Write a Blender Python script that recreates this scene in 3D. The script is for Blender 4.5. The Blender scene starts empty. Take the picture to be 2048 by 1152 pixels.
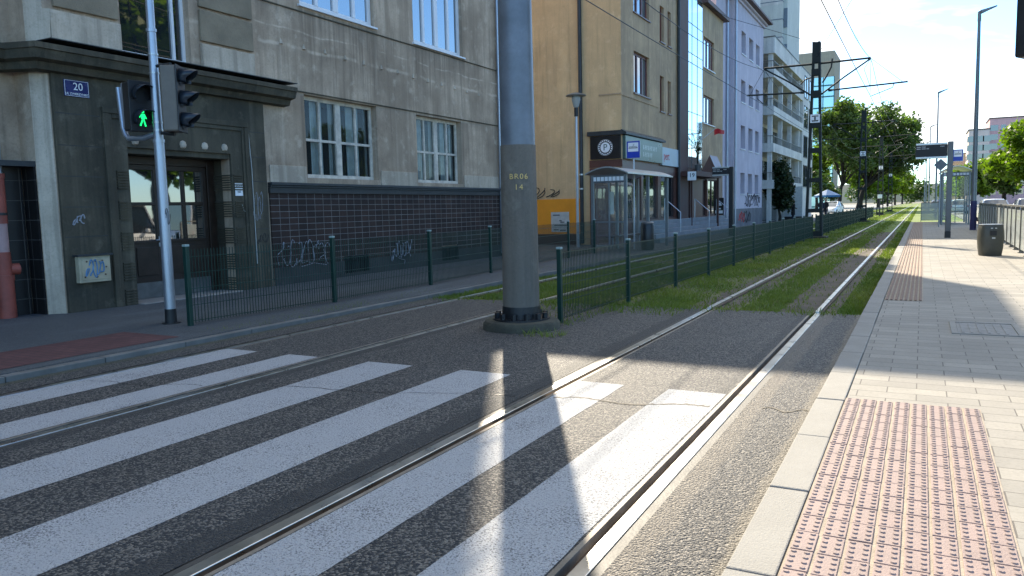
import bpy, bmesh, math, random
import numpy as np
from mathutils import Vector, Matrix
S = bpy.context.scene
COL = S.collection
R = math.radians
rnd = random.Random(7)

# ------------------------------------------------------------------ mesh builder
class MB:
    def __init__(s): s.v = []; s.f = []; s.m = []; s.cuts = []
    def add(s, vs, fs, m=0):
        s.cuts.append((len(s.v), len(s.f)))
        n = len(s.v); s.v.extend([tuple(p) for p in vs])
        s.f.extend([tuple(i + n for i in f) for f in fs]); s.m.extend([m] * len(fs)); return s
    def quad(s, a, b, c, d, m=0): return s.add([a, b, c, d], [(0, 1, 2, 3)], m)
    def box(s, x0, x1, y0, y1, z0, z1, m=0):
        v = [(x, y, z) for z in (z0, z1) for y in (y0, y1) for x in (x0, x1)]
        return s.add(v, [(0, 2, 3, 1), (4, 5, 7, 6), (0, 1, 5, 4), (2, 6, 7, 3), (0, 4, 6, 2), (1, 3, 7, 5)], m)
    def obox(s, c, ax, ay, az, m=0):
        c = Vector(c); ax = Vector(ax); ay = Vector(ay); az = Vector(az)
        v = [c + i * ax + j * ay + k * az for k in (-1, 1) for j in (-1, 1) for i in (-1, 1)]
        return s.add(v, [(0, 2, 3, 1), (4, 5, 7, 6), (0, 1, 5, 4), (2, 6, 7, 3), (0, 4, 6, 2), (1, 3, 7, 5)], m)
    def cyl(s, p0, p1, r0, r1=None, n=12, m=0, caps=True):
        r1 = r0 if r1 is None else r1
        p0 = Vector(p0); p1 = Vector(p1); d = (p1 - p0).normalized()
        a = d.orthogonal().normalized(); b = d.cross(a); v = []
        for p, r in ((p0, r0), (p1, r1)):
            for i in range(n):
                t = 2 * math.pi * i / n; v.append(p + r * (math.cos(t) * a + math.sin(t) * b))
        f = [(i, (i + 1) % n, n + (i + 1) % n, n + i) for i in range(n)]
        if caps: f += [tuple(range(n - 1, -1, -1)), tuple(range(n, 2 * n))]
        return s.add(v, f, m)
    def tube(s, pts, r, n=6, m=0):
        pts = [Vector(p) for p in pts]; rings = []; a = None
        for i, p in enumerate(pts):
            d = (pts[min(i + 1, len(pts) - 1)] - pts[max(i - 1, 0)]).normalized()
            a = d.orthogonal().normalized() if a is None else (a - a.dot(d) * d).normalized()
            b = d.cross(a); rr = r[i] if isinstance(r, (list, tuple)) else r
            rings.append([p + rr * (math.cos(2 * math.pi * k / n) * a + math.sin(2 * math.pi * k / n) * b) for k in range(n)])
        v = [q for g in rings for q in g]; f = []
        for i in range(len(pts) - 1):
            for k in range(n): f.append((i * n + k, i * n + (k + 1) % n, (i + 1) * n + (k + 1) % n, (i + 1) * n + k))
        f += [tuple(range(n - 1, -1, -1)), tuple(range((len(pts) - 1) * n, len(pts) * n))]
        return s.add(v, f, m)
    def lathe(s, c, prof, n=24, m=0, sq=0.0):
        c = Vector(c); v = []; k = len(prof)
        for i in range(n):
            t = 2 * math.pi * i / n; ct, st = math.cos(t), math.sin(t)
            q = 1.0 / max(abs(ct), abs(st)); q = 1 + sq * (q - 1)
            for r, z in prof: v.append(c + Vector((r * q * ct, r * q * st, z)))
        f = []
        for i in range(n):
            j = (i + 1) % n
            for a in range(k - 1): f.append((i * k + a, j * k + a, j * k + a + 1, i * k + a + 1))
        f.append(tuple(i * k for i in range(n - 1, -1, -1))); f.append(tuple(i * k + k - 1 for i in range(n)))
        return s.add(v, f, m)
    def prism(s, poly, axis, a0, a1, m=0):
        # poly of 2D points, extruded along axis ('x': (y,z), 'y': (x,z), 'z': (x,y))
        def P(p, a): return (a, p[0], p[1]) if axis == 'x' else (p[0], a, p[1]) if axis == 'y' else (p[0], p[1], a)
        n = len(poly); v = [P(p, a0) for p in poly] + [P(p, a1) for p in poly]
        f = [(i, (i + 1) % n, n + (i + 1) % n, n + i) for i in range(n)] + [tuple(range(n - 1, -1, -1)), tuple(range(n, 2 * n))]
        return s.add(v, f, m)
    def build(s, name, mats, parent=None, smooth=False, bevel=0, fixn=True, origin=None):
        me = bpy.data.meshes.new(name)
        vs = s.v
        if origin is not None: vs = [(p[0] - origin[0], p[1] - origin[1], p[2] - origin[2]) for p in vs]
        me.from_pydata(vs, [], s.f)
        if not isinstance(mats, (list, tuple)): mats = [mats]
        for mm in mats: me.materials.append(mm)
        if len(mats) > 1: me.polygons.foreach_set('material_index', s.m)
        if fixn:
            bm = bmesh.new(); bm.from_mesh(me); bmesh.ops.recalc_face_normals(bm, faces=bm.faces); bm.to_mesh(me); bm.free()
        if smooth:
            me.polygons.foreach_set('use_smooth', [True] * len(me.polygons))
            try: me.set_sharp_from_angle(angle=R(38))
            except Exception: pass
        me.update()
        o = bpy.data.objects.new(name, me); COL.objects.link(o)
        if origin is not None: o.location = origin
        if parent is not None: o.parent = parent
        if bevel:
            b = o.modifiers.new('bevel', 'BEVEL'); b.width = bevel; b.segments = 2; b.limit_method = 'ANGLE'; b.angle_limit = R(40)
        return o

    def each(s, name, mats, parent=None, **kw):          # every shape added becomes a part of its own
        out = []; cu = s.cuts + [(len(s.v), len(s.f))]
        for (v0, f0), (v1, f1) in zip(cu, cu[1:]):
            q = MB(); q.v = s.v[v0:v1]; q.f = [tuple(i - v0 for i in f) for f in s.f[f0:f1]]; q.m = s.m[f0:f1]; out.append(q.build(name, mats, parent, **kw))
        return out

def tag(o, label, cat, group=None, kind=None):
    if label: o['label'] = label
    if cat: o['category'] = cat
    if group: o['group'] = group
    if kind: o['kind'] = kind
    return o
def struct(o): o['kind'] = 'structure'; return o
def thing(name, label, cat, loc=(0, 0, 0), rz=0, group=None):
    o = bpy.data.objects.new(name, None); COL.objects.link(o); o.empty_display_size = .2
    o.location = loc; o.rotation_euler = (0, 0, rz); return tag(o, label, cat, group)
def copy_tree(o, loc=None, rz=None, label=None, parent=None, scale=None):
    kids = [c for c in bpy.data.objects if c.parent == o]
    c = o.copy(); COL.objects.link(c)
    if parent is not None: c.parent = parent
    if loc is not None: c.location = loc
    if rz is not None: c.rotation_euler = (0, 0, rz)
    if scale is not None: c.scale = (scale,) * 3 if not isinstance(scale, tuple) else scale
    if label: c['label'] = label
    for k in kids: copy_tree(k, parent=c)
    return c

# ------------------------------------------------------------------ materials
class N:
    def __init__(s, name):
        s.m = bpy.data.materials.new(name); s.m.use_nodes = True; s.t = s.m.node_tree
        s.b = s.t.nodes['Principled BSDF']; s.tc = s.t.nodes.new('ShaderNodeTexCoord')
    def n(s, typ, **kw):
        o = s.t.nodes.new(typ)
        for k, v in kw.items(): setattr(o, k, v)
        return o
    def l(s, a, b): s.t.links.new(a, b)
    def coords(s, plane=None, scale=(1, 1, 1)):
        src = s.tc.outputs['Object']
        if plane:
            sp = s.n('ShaderNodeSeparateXYZ'); s.l(src, sp.inputs[0]); cb = s.n('ShaderNodeCombineXYZ')
            for i, ax in enumerate(plane): s.l(sp.outputs['XYZ'.index(ax)], cb.inputs[i])
            src = cb.outputs[0]
        mp = s.n('ShaderNodeMapping'); mp.inputs['Scale'].default_value = scale; s.l(src, mp.inputs[0]); return mp.outputs[0]
    def noise(s, scale, vec=None, detail=5, rough=.55, dist=0):
        o = s.n('ShaderNodeTexNoise'); o.inputs['Scale'].default_value = scale; o.inputs['Detail'].default_value = detail
        o.inputs['Roughness'].default_value = rough; o.inputs['Distortion'].default_value = dist
        s.l(vec if vec is not None else s.tc.outputs['Object'], o.inputs['Vector']); return o.outputs[0]
    def ramp(s, f, p0, p1, c0=(0, 0, 0), c1=(1, 1, 1)):
        o = s.n('ShaderNodeValToRGB'); e = o.color_ramp.elements
        e[0].position = p0; e[1].position = p1; e[0].color = (*c0, 1); e[1].color = (*c1, 1); s.l(f, o.inputs[0]); return o.outputs[0]
    def mix(s, f, a, b, mode='MIX'):
        o = s.n('ShaderNodeMix', data_type='RGBA', blend_type=mode)
        for i, x in ((0, f), (6, a), (7, b)):
            if isinstance(x, (int, float)): o.inputs[i].default_value = x
            elif isinstance(x, tuple): o.inputs[i].default_value = (*x, 1)
            else: s.l(x, o.inputs[i])
        return o.outputs[2]
    def math(s, op, a, b=0.0):
        o = s.n('ShaderNodeMath', operation=op)
        for i, x in ((0, a), (1, b)):
            if isinstance(x, (int, float)): o.inputs[i].default_value = x
            else: s.l(x, o.inputs[i])
        return o.outputs[0]
    def bump(s, h, strength=.3, dist=.01, prev=None):
        o = s.n('ShaderNodeBump'); o.inputs['Strength'].default_value = strength; o.inputs['Distance'].default_value = dist
        s.l(h, o.inputs['Height'])
        if prev is not None: s.l(prev, o.inputs['Normal'])
        return o.outputs[0]
    def out(s, col=None, rough=None, metal=None, normal=None, spec=None):
        for nm, x in (('Base Color', col), ('Roughness', rough), ('Metallic', metal), ('Specular IOR Level', spec)):
            if x is None: continue
            i = s.b.inputs[nm]
            if isinstance(x, (int, float)): i.default_value = x
            elif isinstance(x, tuple): i.default_value = (*x, 1)
            else: s.l(x, i)
        if normal is not None: s.l(normal, s.b.inputs['Normal'])
        return s.m

def simple(name, col, rough=.6, metal=0, var=.25, vs=4, bump=.0, bs=60, spec=.5):
    k = N(name); c2 = tuple(x * (1 - var) for x in col)
    n1 = k.noise(vs); c = k.mix(k.ramp(n1, .35, .65), c2, col)
    n2 = k.noise(vs * 9, detail=3); c = k.mix(k.math('MULTIPLY', k.ramp(n2, .45, .7), var * .6), c, tuple(x * .55 for x in col))
    r = k.math('ADD', k.math('MULTIPLY', n1, .25), rough - .12)
    nb = k.bump(k.noise(bs, detail=4), bump, .01) if bump else None
    return k.out(c, r, metal, nb, spec)

def plaster(name, col, dark, light, plane, joints=None, sills=()):
    k = N(name); src = k.coords()
    big = k.noise(.9, detail=7, rough=.62); mid = k.noise(3.2, detail=6, rough=.65)
    st = k.noise(1.0, k.coords(None, (2.6, 2.6, .18)), detail=6, rough=.62)
    fine = k.noise(28, detail=4, rough=.7); grit = k.noise(160, detail=2)
    c = k.mix(k.ramp(big, .36, .66), dark, col)
    c = k.mix(k.math('MULTIPLY', k.ramp(st, .46, .66), .85), c, dark)
    st3 = k.noise(1.0, k.coords(None, (7, 7, .35)), detail=5, rough=.7); c = k.mix(k.math('MULTIPLY', k.ramp(st3, .52, .66), .5), c, tuple(x * .7 for x in dark))
    c = k.mix(k.math('MULTIPLY', k.ramp(mid, .56, .74), .6), c, light)
    st2 = k.noise(1.0, k.coords(None, (5, 5, .12)), detail=4); c = k.mix(k.math('MULTIPLY', k.ramp(st2, .58, .75), .45), c, light)
    c = k.mix(k.math('MULTIPLY', k.ramp(fine, .5, .75), .35), c, tuple(x * .5 for x in dark))
    c = k.mix(k.math('MULTIPLY', k.ramp(grit, .35, .7), .2), c, tuple(x * .35 for x in dark))
    if joints:
        sp = k.n('ShaderNodeSeparateXYZ'); k.l(src, sp.inputs[0]); wob = k.noise(.8, detail=5)
        for z0, w in joints:
            dd = k.math('ABSOLUTE', k.math('SUBTRACT', k.math('ADD', sp.outputs[2], k.math('MULTIPLY', wob, .24)), z0 + .12))
            msk = k.math('MULTIPLY', k.ramp(dd, w * .3, w, (1, 1, 1), (0, 0, 0)), k.ramp(k.noise(2.0, detail=4), .42, .58))
            c = k.mix(k.math('MULTIPLY', msk, .35), c, tuple(min(1, x * 1.25) for x in light))
    if sills:      # rain streaks run down from the window sills
        sp2 = k.n('ShaderNodeSeparateXYZ'); k.l(src, sp2.inputs[0]); rs = k.noise(1.0, k.coords(None, (9, 9, .25)), detail=4, rough=.6)
        for y0, y1, zt, ln in sills:
            iny = k.math('MULTIPLY', k.math('GREATER_THAN', sp2.outputs[1], y0), k.math('LESS_THAN', sp2.outputs[1], y1))
            q = k.math('DIVIDE', k.math('SUBTRACT', zt, sp2.outputs[2]), ln)
            msk = k.math('MULTIPLY', k.ramp(q, .0, .02), k.ramp(k.math('SUBTRACT', rs, k.math('MULTIPLY', q, .22)), .34, .5))
            c = k.mix(k.math('MULTIPLY', k.math('MULTIPLY', msk, iny), .6), c, tuple(x * .62 for x in dark))
    # hairline cracks
    vo = k.n('ShaderNodeTexVoronoi', feature='DISTANCE_TO_EDGE'); vo.inputs['Scale'].default_value = .55
    wv = k.n('ShaderNodeVectorMath', operation='ADD'); k.l(src, wv.inputs[0])
    nc = k.n('ShaderNodeTexNoise'); nc.inputs['Scale'].default_value = 2.5; k.l(src, nc.inputs['Vector']); k.l(nc.outputs[1], wv.inputs[1]); k.l(wv.outputs[0], vo.inputs['Vector'])
    cr = k.ramp(vo.outputs['Distance'], .0, .006, (1, 1, 1), (0, 0, 0))
    c = k.mix(k.math('MULTIPLY', cr, .18), c, tuple(x * .45 for x in dark))
    h = k.math('ADD', k.math('MULTIPLY', grit, .4), k.math('MULTIPLY', fine, .6))
    return k.out(c, .88, 0, k.bump(h, .55, .012), .25)

def brick(name, plane, w, h, c1, c2, mortar, ms=.012, rough=.4, bump=.4, off=.5, stain=None, spec=.5):
    k = N(name); v = k.coords(plane)
    b = k.n('ShaderNodeTexBrick'); b.offset = off
    for nm, x in (('Scale', 1), ('Mortar Size', ms), ('Brick Width', w), ('Row Height', h), ('Mortar Smooth', .15), ('Bias', 0)): b.inputs[nm].default_value = x
    b.inputs['Color1'].default_value = (*c1, 1); b.inputs['Color2'].default_value = (*c2, 1); b.inputs['Mortar'].default_value = (*mortar, 1)
    k.l(v, b.inputs['Vector'])
    n1 = k.noise(1.6, detail=6, rough=.65); n2 = k.noise(45, detail=4, rough=.7)
    c = k.mix(k.math('MULTIPLY', k.ramp(n1, .4, .7), .45), b.outputs['Color'], stain or tuple(x * .55 for x in c2))
    c = k.mix(k.math('MULTIPLY', k.ramp(n2, .48, .72), .3), c, tuple(x * .45 for x in c2))
    hgt = k.math('ADD', k.math('MULTIPLY', b.outputs['Fac'], -1.0), k.math('MULTIPLY', n2, .25))
    rr = k.math('ADD', k.math('MULTIPLY', n1, .3), rough - .1)
    return k.out(c, rr, 0, k.bump(hgt, bump, .008), spec)

def asphalt(name, lo, hi, stone, patch, bands=(), st=.7):
    k = N(name)
    big = k.noise(.45, detail=7, rough=.65); mid = k.noise(2.2, detail=7, rough=.7, dist=.6)
    vo = k.n('ShaderNodeTexVoronoi'); vo.inputs['Scale'].default_value = 88; k.l(k.tc.outputs['Object'], vo.inputs['Vector'])
    g = k.noise(70, detail=4, rough=.8)
    c = k.mix(k.ramp(big, .36, .64), lo, hi)
    c = k.mix(k.math('MULTIPLY', k.ramp(mid, .45, .72), .6), c, patch)
    pl = k.noise(1.1, k.coords(None, (1.2, .28, 1)), detail=5, rough=.6); c = k.mix(k.math('MULTIPLY', k.ramp(pl, .54, .7), .45), c, tuple(x * 1.9 for x in hi))
    sep = k.n('ShaderNodeSeparateColor'); k.l(vo.outputs['Color'], sep.inputs[0])
    c = k.mix(k.math('MULTIPLY', k.ramp(sep.outputs[0], .52, .8), st), c, stone)
    c = k.mix(k.math('MULTIPLY', k.ramp(g, .48, .68), .6), c, tuple(x * .3 for x in lo))
    vo2 = k.n('ShaderNodeTexVoronoi'); vo2.inputs['Scale'].default_value = .9; k.l(k.tc.outputs['Object'], vo2.inputs['Vector'])
    stn = k.math('MULTIPLY', k.ramp(vo2.outputs['Distance'], .04, .16, (1, 1, 1), (0, 0, 0)), k.ramp(k.noise(5, detail=4), .45, .6))
    c = k.mix(k.math('MULTIPLY', stn, .55), c, tuple(x * .35 for x in lo))
    if bands:
        sx = k.n('ShaderNodeSeparateXYZ'); k.l(k.tc.outputs['Object'], sx.inputs[0])
        wob = k.math('MULTIPLY', k.math('SUBTRACT', k.noise(3.5, detail=6, rough=.7), .5), .16)
        for x0, w, bc, am in bands:
            dd = k.math('ABSOLUTE', k.math('SUBTRACT', sx.outputs[0], x0)); dd = k.math('ADD', dd, wob)
            c = k.mix(k.math('MULTIPLY', k.ramp(dd, w * .7, w * 1.25, (1, 1, 1), (0, 0, 0)), am), c, bc)
    h = k.math('ADD', k.math('MULTIPLY', vo.outputs['Distance'], -1.3), k.math('MULTIPLY', g, .8))
    return k.out(c, .6, 0, k.bump(h, 1.0, .013), .5)

def paint_mat(name, col, under, wear=.57):
    k = N(name); g = k.noise(85, detail=5, rough=.75); m = k.noise(2.2, detail=5, rough=.65)
    c = k.mix(k.ramp(m, .35, .7), tuple(x * .84 for x in col), col)
    f = k.ramp(k.math('ADD', k.math('MULTIPLY', g, .8), k.math('MULTIPLY', m, .22)), wear, wear + .07)
    c = k.mix(k.math('MULTIPLY', f, .85), c, under)
    vo = k.n('ShaderNodeTexVoronoi'); vo.inputs['Scale'].default_value = 110; k.l(k.tc.outputs['Object'], vo.inputs['Vector'])
    h = k.math('ADD', k.math('MULTIPLY', g, .8), k.math('MULTIPLY', vo.outputs['Distance'], -.7))
    return k.out(c, .7, 0, k.bump(h, 1.0, .009), .35)

def leaf(name, c1, c2, trans=.35, vs=.7):
    k = N(name); n1 = k.noise(vs, detail=4); n2 = k.noise(9, detail=2)
    c = k.mix(k.ramp(n1, .35, .65), c1, c2); c = k.mix(k.math('MULTIPLY', k.ramp(n2, .4, .7), .6), c, tuple(x * .45 for x in c1))
    k.out(c, .5, 0, None, .35)
    tr = k.n('ShaderNodeBsdfTranslucent'); k.l(k.mix(1.0, c, (1.0, 1.25, .45), 'MULTIPLY'), tr.inputs[0])
    mx = k.n('ShaderNodeMixShader'); mx.inputs[0].default_value = trans
    k.l(k.b.outputs[0], mx.inputs[1]); k.l(tr.outputs[0], mx.inputs[2])
    k.l(mx.outputs[0], k.t.nodes['Material Output'].inputs['Surface']); return k.m

def reflect_glass(name, tint, ior=2.2, rough=.02, wob=.02):
    k = N(name); k.b.inputs['IOR'].default_value = ior
    nb = k.bump(k.noise(1.3, detail=2), wob, .05)
    return k.out(tint, rough, 0, nb, .5)
def clear_glass(name, tint=(.85, .93, .92), refl=1.0, ior=1.5, dirt=.06):
    k = N(name); k.t.nodes.remove(k.b)
    tr = k.n('ShaderNodeBsdfTransparent'); tr.inputs[0].default_value = (*tint, 1)
    gl = k.n('ShaderNodeBsdfGlossy'); gl.inputs['Roughness'].default_value = .02
    df = k.n('ShaderNodeBsdfDiffuse'); df.inputs[0].default_value = (.55, .6, .6, 1)
    fr = k.n('ShaderNodeFresnel'); fr.inputs[0].default_value = ior
    m1 = k.n('ShaderNodeMixShader'); m2 = k.n('ShaderNodeMixShader'); m2.inputs[0].default_value = dirt
    k.l(fr.outputs[0], m1.inputs[0]); k.l(tr.outputs[0], m1.inputs[1]); k.l(gl.outputs[0], m1.inputs[2])
    k.l(m1.outputs[0], m2.inputs[1]); k.l(df.outputs[0], m2.inputs[2]); k.l(m2.outputs[0], k.t.nodes['Material Output'].inputs['Surface']); return k.m
def emit(name, col, st):
    k = N(name); k.b.inputs['Emission Color'].default_value = (*col, 1); k.b.inputs['Emission Strength'].default_value = st
    return k.out(tuple(x * .2 for x in col), .4)

M = {}
M['asphalt'] = asphalt('asphalt', (.020, .022, .026), (.030, .032, .035), (.30, .272, .23), (.026, .029, .033), ((-1.06, .07, (.20, .17, .13), .5), (-.68, .045, (.22, .19, .14), .5), (-2.87, .09, (.03, .031, .032), .8), (-5.3, .06, (.028, .029, .03), .7), (-7.45, .08, (.07, .075, .04), .6), (-1.37, .05, (.03, .03, .03), .6)))
M['asphalt_road'] = asphalt('road_asphalt', (.10, .10, .10), (.15, .148, .14), (.22, .21, .2), (.08, .08, .08))
M['asphalt_walk'] = asphalt('walk_asphalt', (.066, .08, .09), (.095, .11, .12), (.15, .165, .17), (.052, .062, .07))
M['ground'] = simple('dry_earth', (.13, .125, .09), .9, var=.4, vs=.2, bump=.3, bs=20)
M['soil'] = simple('track_soil', (.14, .145, .055), .95, var=.5, vs=2.0, bump=.8, bs=30)
M['white_paint'] = paint_mat('white_road_paint', (.46, .47, .48), (.07, .07, .07), .525)
M['kerb'] = simple('granite_kerb', (.27, .26, .235), .8, var=.18, vs=3, bump=.5, bs=120)
M['kerb_dark'] = simple('old_concrete_kerb', (.17, .17, .16), .85, var=.4, vs=2, bump=.5, bs=60)
M['paver'] = brick('platform_pavers', 'XY', .40, .20, (.325, .305, .265), (.25, .237, .21), (.11, .10, .09), .0045, .8, .3, stain=(.21, .2, .175), spec=.3)
M['red_paver'] = brick('red_pavers', 'XY', .2, .1, (.125, .06, .058), (.10, .05, .05), (.06, .04, .04), .006, .8, .4, spec=.3)
M['tactile'] = simple('tactile_clay', (.29, .215, .195), .75, var=.22, vs=5, bump=.4, bs=110)
M['tactile_dk'] = simple('tactile_ribs', (.20, .125, .09), .75, var=.3, vs=3, bump=.3, bs=90)
M['grout'] = simple('sand_grout', (.38, .32, .25), .9, var=.3, vs=8, bump=.5, bs=90)
M['steel'] = simple('polished_rail_steel', (.62, .6, .57), .3, 1.0, var=.2, vs=5)
M['lid'] = simple('pale_concrete_lid', (.27, .265, .25), .8, var=.3, vs=8, bump=.4, bs=60)
M['tile_r'] = brick('black_return_tile', 'XZ', .3, .3, (.012, .011, .011), (.016, .014, .013), (.10, .09, .08), .006, .6, .5, .0, spec=.15)
M['lip'] = simple('worn_guard_lip', (.27, .235, .19), .6, .3, var=.4, vs=7, bump=.3, bs=70)
M['door_glass'] = reflect_glass('door_glass', (.012, .016, .018), 3.6)
M['rust'] = simple('rusty_rail', (.14, .085, .05), .75, .1, var=.5, vs=5, bump=.4, bs=60)
M['seal'] = simple('rubber_sealant', (.055, .054, .05), .6, var=.4, vs=3, bump=.3, bs=50)
M['sealsand'] = simple('sandy_sealant', (.17, .15, .115), .85, var=.4, vs=5, bump=.4, bs=80)
M['plaster'] = plaster('weathered_plaster', (.665, .51, .365), (.335, .25, .175), (.76, .625, .475), 'YZ', ((4.95, .05), (5.3, .025)), ((12.55, 15.2, 5.8, 1.3), (16.6, 19.2, 5.74, 1.3), (8.4, 9.9, 4.2, .6), (12.5, 12.75, 4.0, 1.6), (18.9, 19.3, 4.0, 1.6)))
M['plaster_d'] = plaster('sooty_plaster', (.135, .115, .078), (.062, .056, .041), (.22, .19, .135), 'YZ')
M['plaster_l'] = plaster('pale_plaster', (.69, .575, .435), (.42, .345, .26), (.77, .67, .53), 'YZ')
M['panel'] = simple('rough_cast_panel', (.31, .25, .17), .95, var=.3, vs=2, bump=1.0, bs=50)
M['tile'] = brick('dark_clinker_tile', 'YZ', .26, .13, (.066, .040, .032), (.040, .027, .023), (.22, .205, .195), .0065, .6, .5, .0, stain=(.03, .024, .022), spec=.12)
M['tile_k'] = brick('black_tile', 'YZ', .3, .3, (.012, .011, .011), (.016, .014, .013), (.10, .09, .08), .006, .4, .5, .0)
M['plinth'] = simple('dark_plinth', (.055, .055, .05), .7, var=.4, vs=2, bump=.4, bs=40)
M['yellow'] = plaster('ochre_plaster', (.82, .57, .30), (.64, .44, .24), (.86, .64, .37), 'XZ')
M['yellow_d'] = plaster('darker_ochre_plaster', (.62, .45, .27), (.42, .305, .195), (.70, .53, .35), 'YZ')  # darker, duller ochre for the front walls and string course
M['orange'] = simple('orange_paint', (.88, .34, .02), .6, var=.12, vs=1.5)
M['brown'] = simple('brown_stone', (.15, .062, .045), .4, var=.35, vs=2)
M['brown_d'] = simple('dark_brown_metal', (.085, .034, .026), .65, .0, var=.3, vs=3)
M['lav'] = plaster('lavender_plaster', (.67, .615, .68), (.56, .51, .575), (.73, .68, .73), 'YZ')
M['grey_plinth'] = plaster('grey_plinth', (.25, .25, .27), (.16, .16, .17), (.33, .33, .34), 'YZ')
M['white_wall'] = plaster('offwhite_render', (.82, .79, .72), (.58, .56, .52), (.86, .84, .78), 'YZ')
M['tower'] = plaster('pale_tower_panels', (.64, .66, .6), (.56, .58, .53), (.7, .72, .66), 'XZ')
M['tower_d'] = simple('tower_dark_grey', (.16, .2, .24), .6)  # dark blue-grey of the floor joints and stair windows
M['beige'] = plaster('beige_cladding', (.42, .37, .27), (.36, .32, .24), (.47, .42, .32), 'XZ')
M['pink'] = plaster('pink_render', (.86, .50, .46), (.76, .45, .42), (.88, .56, .52), 'XZ')
M['cream'] = plaster('cream_render', (.88, .70, .6), (.78, .62, .53), (.9, .75, .66), 'XZ')
M['roof'] = simple('roof_sheet', (.12, .06, .045), .6, var=.3)
M['glass_dk'] = reflect_glass('dark_window_glass', (.015, .02, .024))
M['glass_blue'] = reflect_glass('sky_window_glass', (.03, .08, .12), 4.2, .015, .012)
M['mirror'] = N('mirror_glazing').out((.78, .86, .88), .04, .95)
M['teal_glass'] = N('teal_glazing').out((.42, .62, .62), .12, .6)
M['clear'] = clear_glass('shelter_glass')
M['clear_w'] = clear_glass('old_pane', (.82, .88, .88), ior=1.45, dirt=.03)
M['frost'] = clear_glass('frosted_panel', (.75, .8, .8), ior=1.45, dirt=.5)
M['white_frame'] = simple('white_upvc', (.78, .79, .8), .4, var=.06)
M['old_frame'] = simple('peeling_white_paint', (.72, .65, .54), .75, var=.35, vs=6, bump=.5, bs=50)
M['red_frame'] = simple('mahogany_frame', (.17, .05, .035), .45, var=.25)
M['curtain'] = simple('net_curtain', (.7, .75, .74), .9, var=.2, vs=6)
M['dark_in'] = simple('dark_interior', (.012, .012, .012), .9)
M['wood'] = simple('dark_door_wood', (.032, .017, .010), .42, var=.45, vs=7, bump=.15, bs=30)
M['kick'] = simple('grey_kick_plate', (.15, .15, .14), .55, .3, var=.4, vs=4)
M['zinc'] = simple('zinc_sheet', (.33, .35, .38), .4, .6, var=.3, vs=3)
M['zinc_d'] = simple('dark_flashing', (.05, .056, .06), .5, .3, var=.4, vs=3)
M['redpipe'] = simple('red_pipe_paint', (.33, .075, .05), .55, var=.35, vs=5, bump=.2)
M['pinkpipe'] = simple('faded_pink_pipe', (.48, .30, .28), .6, var=.25, vs=5)
M['galv'] = simple('galvanised_steel', (.44, .48, .54), .38, .75, var=.18, vs=2.5)
M['pole_blue'] = simple('blue_grey_pole_paint', (.19, .21, .235), .4, .15, var=.3, vs=3.5, bump=.04, bs=12)
M['pole_band'] = plaster('grey_antiposter_paint', (.24, .205, .165), (.165, .143, .115), (.29, .265, .21), 'XZ')
M['black'] = simple('black_bitumen', (.012, .013, .015), .45, var=.3, vs=6, bump=.3, bs=60)
M['black_pl'] = simple('black_polycarbonate', (.016, .017, .019), .4, var=.2)
M['visor'] = simple('dark_visor', (.014, .022, .032), .35, var=.2)
M['sig_back'] = simple('signal_back_grey', (.17, .145, .115), .5, var=.25)
M['conc'] = simple('mossy_concrete', (.075, .072, .05), .92, var=.5, vs=5, bump=.8, bs=45)
M['moss'] = simple('moss', (.035, .05, .012), .95, var=.5, vs=9, bump=1, bs=60)
M['gold'] = simple('yellow_stencil', (.8, .55, .18), .6, var=.25, vs=30)
M['fence'] = simple('green_powder_coat', (.008, .045, .034), .38, .1, var=.25)
M['cap'] = simple('post_cap', (.32, .42, .4), .5, var=.2)
M['mast'] = simple('mast_green_steel', (.014, .022, .02), .75, .0, var=.35, vs=3)
M['wire'] = simple('wire', (.015, .016, .018), .5, .4)
M['lamp'] = simple('lamp_grey', (.22, .24, .25), .42, .5, var=.15)
M['lamp_blue'] = simple('navy_wrap', (.045, .045, .14), .6, var=.3, vs=6)
M['disp'] = simple('display_post_grey', (.13, .14, .145), .42, .3, var=.15)
M['screen'] = simple('led_screen_dark', (.010, .012, .016), .55, var=.1)
M['alu'] = simple('aluminium', (.5, .52, .53), .35, .8, var=.12)
M['sign_blue'] = simple('traffic_blue', (.012, .05, .42), .35, var=.1)
M['sign_white'] = simple('sign_white', (.85, .86, .87), .4, var=.05)
M['sign_black'] = simple('sign_black', (.012, .012, .013), .35, var=.1)
M['enamel'] = simple('navy_enamel', (.014, .02, .13), .25, var=.2)
M['sign_green'] = simple('green_fascia', (.09, .145, .125), .3, .2, var=.2, vs=1)
M['sign_pale'] = simple('pale_blue_fascia', (.36, .48, .56), .35, var=.15, vs=1)
M['red'] = simple('signal_red', (.6, .03, .03), .5, var=.2)
M['bin'] = simple('olive_bin', (.085, .085, .066), .5, .1, var=.25, vs=2)
M['barrier'] = simple('barrier_grey', (.17, .17, .15), .5, .3, var=.2)
M['paper'] = simple('faded_paper', (.55, .57, .54), .8, var=.2, vs=6)
M['box'] = simple('cream_cabinet', (.50, .43, .29), .6, var=.3, vs=4, bump=.2)
M['bluepaint'] = simple('blue_spray', (.12, .26, .44), .6, var=.3, vs=12)
M['spray'] = simple('white_spray', (.34, .35, .38), .8, var=.4, vs=20)
M['spray_d'] = simple('dark_spray', (.03, .028, .03), .8, var=.3, vs=20)
M['step'] = simple('blue_grey_stone_step', (.21, .235, .26), .75, var=.25, vs=2, bump=.2)
M['bark'] = simple('bark', (.035, .028, .02), .95, var=.5, vs=5, bump=1, bs=25)
M['leaf_g'] = leaf('linden_leaf', (.05, .085, .022), (.09, .14, .03))
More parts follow.
